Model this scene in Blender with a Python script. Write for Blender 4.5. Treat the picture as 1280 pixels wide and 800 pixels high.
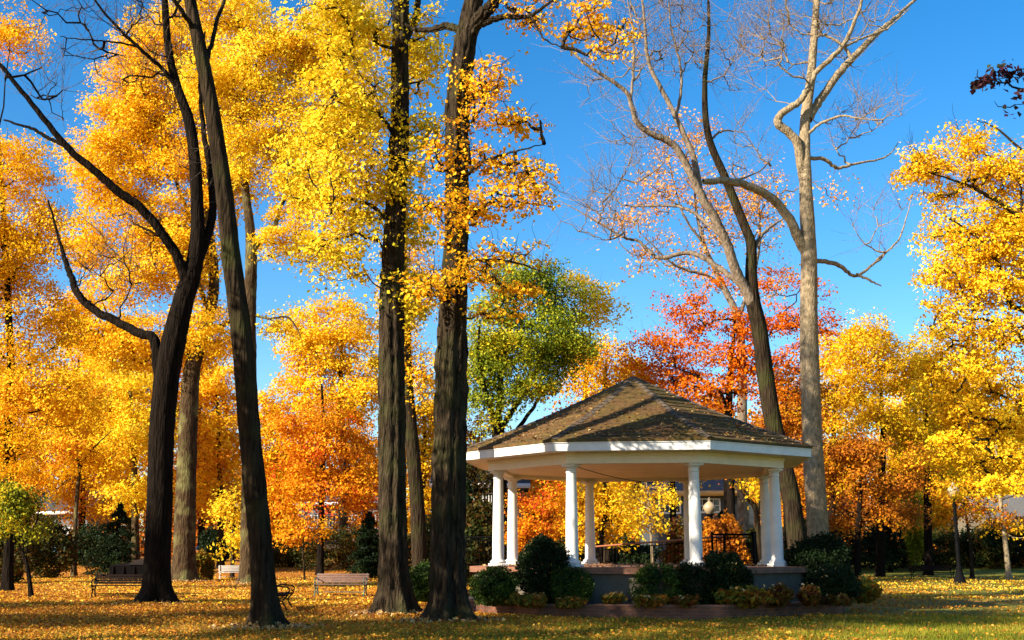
import bpy, math, random
import numpy as np
from mathutils import Vector

# ------------------------------------------------------------------ camera, sky, sun, exposure
for o in list(bpy.data.objects):
    bpy.data.objects.remove(o)
SC = bpy.context.scene
COL = SC.collection
R = math.radians
F, HY, EYE = 1450.0, 690.0, 1.6
PITCH = math.atan((HY - 400) / F)
cd = bpy.data.cameras.new('camera'); cam = bpy.data.objects.new('camera', cd); COL.objects.link(cam)
cam.location = (0, 0, EYE); cam.rotation_euler = (R(90) + PITCH, 0, 0)
cd.sensor_width = 36; cd.lens = F / 1280 * 36; cd.clip_end = 3000; cd.clip_start = 0.1
SC.camera = cam

SUN_AZ, SUN_EL = 56.0, 29.0          # degrees from straight behind the camera towards the left; height
sx, sy = -math.sin(R(SUN_AZ)), -math.cos(R(SUN_AZ))
W = bpy.data.worlds.new('World'); SC.world = W; W.use_nodes = True
nt = W.node_tree; nt.nodes.clear()
sky = nt.nodes.new('ShaderNodeTexSky'); sky.sky_type = 'NISHITA'; sky.sun_disc = False
sky.sun_elevation = R(SUN_EL); sky.sun_rotation = math.atan2(sx, sy); sky.altitude = 300
sky.air_density = 1.0; sky.dust_density = 0.6; sky.ozone_density = 2.5
hs = nt.nodes.new('ShaderNodeHueSaturation'); hs.inputs['Saturation'].default_value = 1.40; hs.inputs['Value'].default_value = 1.2
bg = nt.nodes.new('ShaderNodeBackground'); bg.inputs[1].default_value = 0.072
wo = nt.nodes.new('ShaderNodeOutputWorld')
nt.links.new(sky.outputs[0], hs.inputs['Color']); nt.links.new(hs.outputs[0], bg.inputs[0]); nt.links.new(bg.outputs[0], wo.inputs[0])

sl = bpy.data.lights.new('sun', 'SUN'); sl.energy = 5.0; sl.angle = R(0.53); sl.color = (1.0, 0.90, 0.74)
so = bpy.data.objects.new('sun', sl); COL.objects.link(so)
d = Vector((-sx * math.cos(R(SUN_EL)), -sy * math.cos(R(SUN_EL)), -math.sin(R(SUN_EL))))
so.rotation_euler = d.to_track_quat('-Z', 'Y').to_euler(); so.location = (-30, -20, 40)

SC.view_settings.view_transform = 'Standard'; SC.view_settings.look = 'None'
SC.view_settings.exposure = 1.40; SC.view_settings.gamma = 1.0; SC.view_settings.use_curve_mapping = False
SC.render.engine = 'CYCLES'
SC.cycles.max_bounces = 6; SC.cycles.diffuse_bounces = 3; SC.cycles.transmission_bounces = 3; SC.cycles.glossy_bounces = 2
SC.cycles.use_denoising = True
SC.cycles.caustics_reflective = False; SC.cycles.caustics_refractive = False

# ------------------------------------------------------------------ helpers: pixels to points
def zg(x, y):
    t = np.clip((np.asarray(y, float) - 74) / 34.0, 0, 1)
    return 1.1 * t * t * (3 - 2 * t)

def at(px, py, depth):
    u, v = (px - 640) / F, (400 - py) / F
    c, s = math.cos(PITCH), math.sin(PITCH)
    k = depth / (c - v * s)
    return np.array([u * k, depth, EYE + (s + v * c) * k])

def gnd(px, py):
    u, v = (px - 640) / F, (400 - py) / F
    c, s = math.cos(PITCH), math.sin(PITCH)
    k = -EYE / (s + v * c)
    return np.array([u * k, (c - v * s) * k, 0.0])

# ------------------------------------------------------------------ helpers: materials
def newmat(name):
    m = bpy.data.materials.new(name); m.use_nodes = True
    t = m.node_tree; t.nodes.clear()
    out = t.nodes.new('ShaderNodeOutputMaterial')
    return m, t, out

def N(t, kind, **kw):
    n = t.nodes.new(kind)
    for k, v in kw.items():
        if k.startswith('i_'):
            n.inputs[k[2:].replace('_', ' ')].default_value = v
        else:
            setattr(n, k, v)
    return n

def ramp(t, stops, interp='LINEAR'):
    r = t.nodes.new('ShaderNodeValToRGB'); e = r.color_ramp.elements; r.color_ramp.interpolation = interp
    while len(e) < len(stops): e.new(0.5)
    for k, (p, c) in enumerate(stops):
        e[k].position = p; e[k].color = (c[0], c[1], c[2], 1)
    return r

def math_node(t, op, a, b):
    m = t.nodes.new('ShaderNodeMath'); m.operation = op
    for k, v in enumerate((a, b)):
        if isinstance(v, (int, float)): m.inputs[k].default_value = v
        else: t.links.new(v, m.inputs[k])
    return m.outputs[0]

def leafmat(name, cols, transl=0.32, scale=0.35, rough=0.55, spread=1.0):
    """cols: leaf colours from the one end of the tree's range to the other; each leaf takes one, clump by clump"""
    m, t, out = newmat(name)
    tc = N(t, 'ShaderNodeTexCoord'); nz = N(t, 'ShaderNodeTexNoise', i_Scale=scale, i_Detail=3.0)
    t.links.new(tc.outputs['Object'], nz.inputs['Vector'])
    ge = N(t, 'ShaderNodeNewGeometry')
    a = math_node(t, 'MULTIPLY_ADD', nz.outputs[0], 1.9); t.nodes[-1].inputs[2].default_value = -0.75
    b = math_node(t, 'MULTIPLY', ge.outputs['Random Per Island'], 0.62 * spread)
    v = math_node(t, 'ADD', a, b)
    n = len(cols)
    rp = ramp(t, [(0.02 + 0.96 * k / (n - 1), c) for k, c in enumerate(cols)])
    t.links.new(v, rp.inputs[0])
    p = N(t, 'ShaderNodeBsdfPrincipled', i_Roughness=rough); p.inputs['Specular IOR Level'].default_value = 0.10
    tr = N(t, 'ShaderNodeBsdfTranslucent'); mx = N(t, 'ShaderNodeMixShader'); mx.inputs[0].default_value = transl
    t.links.new(rp.outputs[0], p.inputs['Base Color']); t.links.new(rp.outputs[0], tr.inputs['Color'])
    t.links.new(p.outputs[0], mx.inputs[1]); t.links.new(tr.outputs[0], mx.inputs[2]); t.links.new(mx.outputs[0], out.inputs[0])
    return m

def barkmat(name, dark, light, vs=0.9, hs_=7.0, moss=None, bump=0.7):
    m, t, out = newmat(name)
    tc = N(t, 'ShaderNodeTexCoord'); mp = N(t, 'ShaderNodeMapping'); mp.inputs['Scale'].default_value = (hs_, hs_, vs)
    t.links.new(tc.outputs['Object'], mp.inputs[0])
    n1 = N(t, 'ShaderNodeTexNoise', i_Scale=1.6, i_Detail=6.0, i_Roughness=0.65); t.links.new(mp.outputs[0], n1.inputs['Vector'])
    n2 = N(t, 'ShaderNodeTexNoise', i_Scale=0.9, i_Detail=4.0); t.links.new(tc.outputs['Object'], n2.inputs['Vector'])
    vo = N(t, 'ShaderNodeTexVoronoi', i_Scale=1.5); vo.feature = 'DISTANCE_TO_EDGE'; t.links.new(mp.outputs[0], vo.inputs['Vector'])
    mid = [(a + b) / 2 for a, b in zip(dark, light)]
    rp = ramp(t, [(0.32, dark), (0.52, mid), (0.72, light)]); t.links.new(n1.outputs[0], rp.inputs[0])
    col = rp.outputs[0]
    if moss:
        mm = N(t, 'ShaderNodeMixRGB'); mm.inputs[2].default_value = (*moss, 1)
        r2 = ramp(t, [(0.50, (0, 0, 0)), (0.68, (0.75, 0.75, 0.75))]); t.links.new(n2.outputs[0], r2.inputs[0])
        t.links.new(r2.outputs[0], mm.inputs[0]); t.links.new(col, mm.inputs[1]); col = mm.outputs[0]
    p = N(t, 'ShaderNodeBsdfPrincipled', i_Roughness=0.95); p.inputs['Specular IOR Level'].default_value = 0.03
    t.links.new(col, p.inputs['Base Color'])
    h = math_node(t, 'ADD', n1.outputs[0], math_node(t, 'MINIMUM', vo.outputs[0], 0.35))
    bp = N(t, 'ShaderNodeBump'); bp.inputs['Strength'].default_value = bump; bp.inputs['Distance'].default_value = 0.14
    t.links.new(h, bp.inputs['Height']); t.links.new(bp.outputs[0], p.inputs['Normal']); t.links.new(p.outputs[0], out.inputs[0])
    return m

def plainmat(name, col, rough=0.6, var=0.12, scale=3.0, metal=0.0, bump=0.0, spec=0.4, bscale=30.0):
    m, t, out = newmat(name)
    tc = N(t, 'ShaderNodeTexCoord'); nz = N(t, 'ShaderNodeTexNoise', i_Scale=scale, i_Detail=6.0, i_Roughness=0.7)
    t.links.new(tc.outputs['Object'], nz.inputs['Vector'])
    rp = ramp(t, [(0.3, [c * (1 - var) for c in col]), (0.7, [min(1, c * (1 + var)) for c in col])]); t.links.new(nz.outputs[0], rp.inputs[0])
    p = N(t, 'ShaderNodeBsdfPrincipled', i_Roughness=rough, i_Metallic=metal); p.inputs['Specular IOR Level'].default_value = spec
    t.links.new(rp.outputs[0], p.inputs['Base Color'])
    if bump:
        n2 = N(t, 'ShaderNodeTexNoise', i_Scale=bscale, i_Detail=4.0); t.links.new(tc.outputs['Object'], n2.inputs['Vector'])
        bp = N(t, 'ShaderNodeBump'); bp.inputs['Strength'].default_value = bump; bp.inputs['Distance'].default_value = 0.02
        t.links.new(n2.outputs[0], bp.inputs['Height']); t.links.new(bp.outputs[0], p.inputs['Normal'])
    t.links.new(p.outputs[0], out.inputs[0])
    return m

def brickmat(name, c1, c2, mortar, scale=1.0):
    m, t, out = newmat(name)
    tc = N(t, 'ShaderNodeTexCoord')
    br = N(t, 'ShaderNodeTexBrick'); br.inputs['Scale'].default_value = scale
    br.inputs['Color1'].default_value = (*c1, 1); br.inputs['Color2'].default_value = (*c2, 1); br.inputs['Mortar'].default_value = (*mortar, 1)
    br.inputs['Brick Width'].default_value = 0.22; br.inputs['Row Height'].default_value = 0.075; br.inputs['Mortar Size'].default_value = 0.008
    t.links.new(tc.outputs['UV'], br.inputs['Vector'])
    nz = N(t, 'ShaderNodeTexNoise', i_Scale=2.5, i_Detail=5.0); t.links.new(tc.outputs['UV'], nz.inputs['Vector'])
    rp = ramp(t, [(0.3, (0.55, 0.5, 0.45)), (0.65, (1.1, 1.1, 1.1))]); t.links.new(nz.outputs[0], rp.inputs[0])
    mu = N(t, 'ShaderNodeMixRGB', blend_type='MULTIPLY'); mu.inputs[0].default_value = 1
    t.links.new(br.outputs[0], mu.inputs[1]); t.links.new(rp.outputs[0], mu.inputs[2])
    p = N(t, 'ShaderNodeBsdfPrincipled', i_Roughness=0.85); t.links.new(mu.outputs[0], p.inputs['Base Color'])
    bp = N(t, 'ShaderNodeBump'); bp.inputs['Strength'].default_value = 0.6; bp.inputs['Distance'].default_value = 0.01; bp.invert = True
    t.links.new(br.outputs[1], bp.inputs['Height']); t.links.new(bp.outputs[0], p.inputs['Normal'])
    t.links.new(p.outputs[0], out.inputs[0])
    return m

# leaf palettes (linear base colours of the leaves)
YEL = (0.88, 0.58, 0.016); GOLD = (0.85, 0.45, 0.011); ORG = (0.74, 0.25, 0.008); DOR = (0.55, 0.13, 0.007); LEM = (0.90, 0.70, 0.04)
RED = (0.66, 0.062, 0.014); CRIM = (0.36, 0.018, 0.014); RUST = (0.36, 0.10, 0.012); BRN = (0.22, 0.075, 0.015)
PINK = (0.80, 0.38, 0.13); GRN = (0.085, 0.13, 0.012); DGRN = (0.03, 0.062, 0.012); YGR = (0.40, 0.37, 0.015); OLV = (0.13, 0.12, 0.014)
L = {
    'yellow': leafmat('leaf yellow', [GOLD, YEL, LEM, YEL, LEM]),
    'yellow_pale': leafmat('leaf pale gold', [GOLD, YEL, GOLD, YEL, LEM]),
    'yellow_green': leafmat('leaf lemon and green', [GOLD, YEL, LEM, YEL, LEM, YEL, YGR, YEL]),
    'gold': leafmat('leaf gold', [ORG, GOLD, YEL, GOLD, YEL]),
    'amber': leafmat('leaf amber', [DOR, ORG, GOLD, YEL, GOLD, YEL]),
    'orange': leafmat('leaf orange', [RED, DOR, ORG, GOLD, ORG, GOLD]),
    'rust': leafmat('leaf rust', [BRN, RUST, (0.42, 0.16, 0.012), RUST, ORG, (0.5, 0.22, 0.012), GOLD]),
    'copper': leafmat('leaf copper', [DOR, ORG, GOLD, ORG, GOLD, YEL]),
    'gold_copper': leafmat('leaf gold and copper', [ORG, GOLD, (0.80, 0.34, 0.009), YEL, GOLD, (0.78, 0.32, 0.009)], scale=0.7),
    'red': leafmat('leaf red', [(0.42, 0.045, 0.002), (0.62, 0.105, 0.002), (0.70, 0.17, 0.003), (0.64, 0.12, 0.002), (0.72, 0.25, 0.004), (0.66, 0.14, 0.002)]),
    'pink': leafmat('leaf pink', [ORG, (0.76, 0.36, 0.07), (0.78, 0.42, 0.09), ORG, (0.80, 0.46, 0.10)]),
    'green': leafmat('leaf green turning', [(0.06, 0.10, 0.012), (0.12, 0.18, 0.014), (0.20, 0.26, 0.016), (0.46, 0.44, 0.02), (0.15, 0.21, 0.014), (0.5, 0.45, 0.02), YEL], scale=0.3),
    'fresh': leafmat('leaf fresh green', [GRN, YGR, GRN, YGR, YEL], scale=0.8),
    'olive': leafmat('leaf olive', [(0.012, 0.02, 0.006), (0.03, 0.045, 0.008), (0.06, 0.055, 0.008), (0.10, 0.04, 0.008), (0.09, 0.09, 0.01)], scale=0.6),  # lowered albedo stands in for shade at the wood's edge
    'dark': leafmat('leaf dark green', [(0.006, 0.012, 0.004), (0.013, 0.026, 0.006), (0.009, 0.018, 0.005), (0.03, 0.05, 0.008)], transl=0.15),  # deepened greens: the heavy shade on the bushes is put into the colour
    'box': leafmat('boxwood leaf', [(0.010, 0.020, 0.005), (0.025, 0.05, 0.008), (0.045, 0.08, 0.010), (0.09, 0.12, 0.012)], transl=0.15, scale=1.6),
    'purple': leafmat('oak leaf purple', [(0.02, 0.03, 0.012), (0.05, 0.012, 0.02), (0.035, 0.01, 0.018), (0.03, 0.045, 0.015)], transl=0.2, scale=1.2),
    'hosta': leafmat('hosta leaf', [DGRN, OLV, (0.2, 0.17, 0.015), RUST, OLV], scale=2.0),
    'redplant': leafmat('red ground plant', [(0.10, 0.012, 0.01), (0.15, 0.045, 0.01), OLV, (0.22, 0.05, 0.01)], scale=2.0),
}
B = {
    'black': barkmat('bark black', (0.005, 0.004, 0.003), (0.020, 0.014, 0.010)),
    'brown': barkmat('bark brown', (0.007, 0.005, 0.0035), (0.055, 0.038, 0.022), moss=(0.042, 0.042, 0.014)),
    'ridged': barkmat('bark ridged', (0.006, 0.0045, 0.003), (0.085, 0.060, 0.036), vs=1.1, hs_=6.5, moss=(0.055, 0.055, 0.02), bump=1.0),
    'grey': barkmat('bark grey', (0.15, 0.108, 0.060), (0.40, 0.305, 0.185), vs=3.0, hs_=7.0, bump=0.4),
    'palebranch': barkmat('bark pale', (0.07, 0.05, 0.033), (0.30, 0.23, 0.16), vs=2.0, hs_=5.0, bump=0.3),
    'tan': barkmat('bark tan', (0.018, 0.011, 0.006), (0.105, 0.068, 0.034), vs=1.2, hs_=6.0, moss=(0.2, 0.19, 0.07)),
    'twig': barkmat('twig', (0.06, 0.045, 0.035), (0.20, 0.15, 0.11)),
    'paletwig': barkmat('pale twig', (0.20, 0.14, 0.095), (0.44, 0.32, 0.225)),
}

# ------------------------------------------------------------------ helpers: meshes
class MB:
    """collects triangles/quads/polygons; build() links ONE mesh object"""
    def __init__(s): s.v = []; s.f = []; s.n = 0; s.mi = []
    def add(s, verts, faces, mi=0):
        verts = np.asarray(verts, float).reshape(-1, 3)
        s.v.append(verts)
        if isinstance(faces, np.ndarray): s.f.append(faces + s.n); s.mi.append(np.full(len(faces), mi))
        else:
            for f in faces: s.f.append(np.array([f]) + s.n); s.mi.append(np.array([mi]))
        s.n += len(verts)
    def tubes(s, P, Rr, k=5, ridge=None, mi=0):
        P = np.asarray(P, float); Rr = np.asarray(Rr, float); M, n, _ = P.shape
        T = np.gradient(P, axis=1); T /= np.linalg.norm(T, axis=2, keepdims=True) + 1e-9
        mean = P[:, -1] - P[:, 0]; mean /= np.linalg.norm(mean, axis=1, keepdims=True) + 1e-9
        ref = np.where(np.abs(mean[:, 2:3]) > 0.7, np.array([[1., 0, 0]]), np.array([[0., 0, 1]]))
        U = ref[:, None] - T * (ref[:, None] * T).sum(2, keepdims=True); U /= np.linalg.norm(U, axis=2, keepdims=True) + 1e-9
        V = np.cross(T, U)
        a = np.arange(k) * 2 * math.pi / k
        rr = Rr[:, :, None] * (1 if ridge is None else ridge)
        X = P[:, :, None] + rr[..., None] * (np.cos(a)[None, None, :, None] * U[:, :, None] + np.sin(a)[None, None, :, None] * V[:, :, None])
        idx = np.arange(M * n * k).reshape(M, n, k)
        q = np.stack([idx[:, :-1], np.roll(idx, -1, 2)[:, :-1], np.roll(idx, -1, 2)[:, 1:], idx[:, 1:]], -1).reshape(-1, 4)
        s.add(X.reshape(-1, 3), q, mi)
    def box(s, c, size, rz=0, mi=0, tilt=0):
        x, y, z = [q / 2 for q in size]
        v = np.array([(a * x, b * y, e * z) for e in (-1, 1) for a, b in ((-1, -1), (1, -1), (1, 1), (-1, 1))])
        if tilt:
            ct, st = math.cos(tilt), math.sin(tilt); v = np.stack([v[:, 0], v[:, 1] * ct - v[:, 2] * st, v[:, 1] * st + v[:, 2] * ct], 1)
        cz, sz = math.cos(rz), math.sin(rz)
        v = np.stack([v[:, 0] * cz - v[:, 1] * sz, v[:, 0] * sz + v[:, 1] * cz, v[:, 2]], 1) + np.array(c)
        s.add(v, np.array([(3, 2, 1, 0), (4, 5, 6, 7), (0, 1, 5, 4), (1, 2, 6, 5), (2, 3, 7, 6), (3, 0, 4, 7)]), mi)
    def lathe(s, prof, k=20, c=(0, 0, 0), rot=0, mi=0):
        a = np.arange(k) * 2 * math.pi / k + rot
        v = [(r * math.cos(t) + c[0], r * math.sin(t) + c[1], z + c[2]) for r, z in prof for t in a]
        f = [(i * k + j, i * k + (j + 1) % k, (i + 1) * k + (j + 1) % k, (i + 1) * k + j) for i in range(len(prof) - 1) for j in range(k)]
        s.add(v, np.array(f), mi)
    def build(s, name, mat, parent=None, smooth=True, bevel=0, uv=False):
        me = bpy.data.meshes.new(name)
        V = np.concatenate(s.v) if s.v else np.zeros((0, 3))
        fl = [f for f in s.f]
        tot = np.concatenate([np.full(len(f), f.shape[1]) for f in fl]) if fl else np.zeros(0, int)
        lv = np.concatenate([f.ravel() for f in fl]) if fl else np.zeros(0, int)
        me.vertices.add(len(V)); me.vertices.foreach_set('co', V.astype(np.float32).ravel())
        me.loops.add(len(lv)); me.loops.foreach_set('vertex_index', lv.astype(np.int32))
        me.polygons.add(len(tot)); st = np.concatenate([[0], np.cumsum(tot)[:-1]]) if len(tot) else tot
        me.polygons.foreach_set('loop_start', st.astype(np.int32)); me.polygons.foreach_set('loop_total', tot.astype(np.int32))
        me.polygons.foreach_set('use_smooth', np.full(len(tot), smooth))
        mats = mat if isinstance(mat, (list, tuple)) else [mat]
        for m in mats: me.materials.append(m)
        if len(mats) > 1: me.polygons.foreach_set('material_index', np.concatenate(s.mi).astype(np.int32))
        me.update(); me.validate()
        if uv:   # box-style UVs in metres: along the wall, and up
            ul = me.uv_layers.new(name='UVMap')
            for p in me.polygons:
                n = p.normal
                for li in p.loop_indices:
                    c = me.vertices[me.loops[li].vertex_index].co
                    if abs(n.z) > 0.7: ul.data[li].uv = (c.x, c.y)
                    else:
                        h = Vector((-n.y, n.x, 0)).normalized(); ul.data[li].uv = (c.dot(h) + 50, c.z + 50)
        ob = bpy.data.objects.new(name, me); COL.objects.link(ob)
        if parent is not None: ob.parent = parent
        if bevel:
            b = ob.modifiers.new('bevel', 'BEVEL'); b.width = bevel; b.segments = 2; b.limit_method = 'ANGLE'
        return ob

def tag(o, label=None, cat=None, group=None, kind=None):
    if label: o['label'] = label
    if cat: o['category'] = cat
    if group: o['group'] = group
    if kind: o['kind'] = kind
    return o

def empty(name, loc, label, cat, group=None, rz=0):
    o = bpy.data.objects.new(name, None); COL.objects.link(o); o.location = [float(q) for q in loc]; o.rotation_euler = (0, 0, rz)
    o.empty_display_size = 0.3
    return tag(o, label, cat, group)

def copy_tree(o, parent=None):
    c = o.copy(); COL.objects.link(c); c.parent = parent
    for ch in list(o.children): copy_tree(ch, c)
    return c

def leaf_quads(rng, P, size, up=0.55, jitter=0.35, aspect=0.85, mean=None):
    """kite shaped, slightly folded leaves at points P: (n*4,3) vertices and (n,4) faces"""
    n = len(P)
    nn = rng.normal(size=(n, 3)) * (0.8 if mean is None else 0.42)
    if mean is None: nn[:, 2] += up
    else: nn += mean
    nn /= np.linalg.norm(nn, axis=1, keepdims=True)
    a = rng.normal(size=(n, 3)); a -= nn * (a * nn).sum(1, keepdims=True); a /= np.linalg.norm(a, axis=1, keepdims=True)
    b = np.cross(nn, a); s = size * (1 + jitter * rng.uniform(-1, 1, (n, 1)))
    fold = nn * s * 0.16
    v = np.stack([P - a * s * 0.5, P + b * s * 0.5 * aspect - a * s * 0.06 + fold, P + a * s * 0.55, P - b * s * 0.5 * aspect - a * s * 0.06 + fold], 1)
    return v.reshape(-1, 3), np.arange(n * 4).reshape(n, 4)

def smooth_path(pts, n):
    pts = np.asarray(pts, float)
    if len(pts) == 2: return pts[0] + (pts[1] - pts[0]) * np.linspace(0, 1, n)[:, None]
    P = np.vstack([2 * pts[0] - pts[1], pts, 2 * pts[-1] - pts[-2]])
    out = []
    for u in np.linspace(0, len(pts) - 1 - 1e-6, n):
        i = int(u); t = u - i; p0, p1, p2, p3 = P[i:i + 4]
        out.append(0.5 * (2 * p1 + (p2 - p0) * t + (2 * p0 - 5 * p1 + 4 * p2 - p3) * t * t + (3 * p1 - p0 - 3 * p2 + p3) * t ** 3))
    return np.array(out)

def polytube(mb, pts, r, n, k, rng, ridge=0.0, flare=0.0, wob=0.0, mi=0):
    p = smooth_path(pts, n)
    if wob: p[1:-1] += rng.normal(size=(n - 2, 3)) * wob
    t = np.linspace(0, 1, n)
    rr = np.interp(t, np.linspace(0, 1, len(r)), r)
    rd = None
    if ridge or flare:
        a = np.arange(k) * 2 * math.pi / k
        rd = np.ones((n, k))
        zz = p[:, 2] - p[0, 2]
        for q in range(5):
            f = rng.integers(4, 11); rd += ridge * 0.45 * np.sin(a[None] * f + rng.uniform(0, 6) + np.sin(zz[:, None] * rng.uniform(0.3, 1.1)) * 1.2)
        rd += ridge * rng.normal(size=(n, k)) * 0.5
        if flare:
            fl = np.exp(-np.maximum(zz, 0) / 0.36)[:, None]
            rd += fl * flare * (0.85 + 0.65 * np.sin(a[None] * 4 + rng.uniform(0, 6)) + 0.4 * np.sin(a[None] * 7 + rng.uniform(0, 6)))
        rd = rd[None]
    mb.tubes(p[None], rr[None], k, ridge=rd, mi=mi)
    return p, rr

def grow(rng, nodes, targets, droop=0.0, maxr=0.12, tip=0.012, wob=0.10):
    """connect every target to the growing skeleton; returns polylines (M,5,3), radii (M,5)"""
    nodes = [np.asarray(nodes)]; own = [np.full(len(nodes[0]), -1)]; polys = []; par = []
    allp = nodes[0]; allo = own[0]
    order = np.argsort([np.min(np.linalg.norm(allp - q, axis=1)) for q in targets])
    for ti in order:
        q = targets[ti]; dv = q - allp; dist = np.linalg.norm(dv, axis=1); hor = np.linalg.norm(dv[:, :2], axis=1)
        cost = dist + 0.9 * np.maximum(0, 0.25 * hor - dv[:, 2]) + np.where(allo < 0, 0.25, 0)
        j = int(np.argmin(cost)); p0 = allp[j]
        t = np.linspace(0, 1, 5)[:, None]; ln = dist[j]
        bend = np.array([0, 0, -0.10 * ln]) * np.sin(np.pi * t) * (1 - droop)
        pl = p0 + (q - p0) * t + bend
        pl[1:-1] += rng.normal(size=(3, 3)) * wob * min(ln, 2.0) * 0.5
        polys.append(pl); par.append(allo[j])
        allp = np.vstack([allp, pl[2:]]); allo = np.concatenate([allo, np.full(3, len(polys) - 1)])
    M = len(polys); cnt = np.ones(M)
    for i in range(M - 1, -1, -1):
        if par[i] >= 0: cnt[par[i]] += cnt[i]
    r0 = np.minimum(tip * cnt ** 0.5 * 1.15, maxr); r1 = np.maximum(r0 * 0.45, tip * 0.6)
    Rr = r0[:, None] + (r1 - r0)[:, None] * np.linspace(0, 1, 5)[None]
    return np.array(polys).reshape(M, 5, 3), Rr

def twiglets(rng, P, D, per, length, r, up=0.35, spread=0.8):
    """thin curved twigs at points P leaving roughly along D"""
    M = len(P) * per
    p0 = np.repeat(P, per, 0); dd = np.repeat(D, per, 0) + rng.normal(size=(M, 3)) * spread; dd[:, 2] += up
    dd /= np.linalg.norm(dd, axis=1, keepdims=True) + 1e-9
    ln = length * rng.uniform(0.45, 1.25, (M, 1))
    t = np.linspace(0, 1, 4)[None, :, None]
    curl = rng.normal(size=(M, 1, 3)) * 0.16 * ln[:, None]; curl[..., 2] += 0.12 * ln
    pl = p0[:, None] + dd[:, None] * ln[:, None] * t + curl * t * t
    pl[:, 1:3] += rng.normal(size=(M, 2, 3)) * 0.03
    rr = r * np.array([1, 0.8, 0.6, 0.35])[None] * rng.uniform(0.7, 1.2, (M, 1))
    return pl, rr

def crown_points(rng, ells, n, shell=2.3, flatten_bottom=0.0):
    """n points spread through a union of ellipsoids (cx,cy,cz,rx,ry,rz)"""
    vol = np.array([e[3] * e[4] * e[5] for e in ells]) ** 0.85; vol /= vol.sum()
    k = rng.choice(len(ells), n, p=vol); E = np.array(ells)[k]
    dv = rng.normal(size=(n, 3)); dv /= np.linalg.norm(dv, axis=1, keepdims=True)
    rad = rng.uniform(0, 1, (n, 1)) ** (1 / shell) * rng.uniform(0.82, 1.06, (n, 1))
    return E[:, :3] + dv * rad * E[:, 3:]

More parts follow.
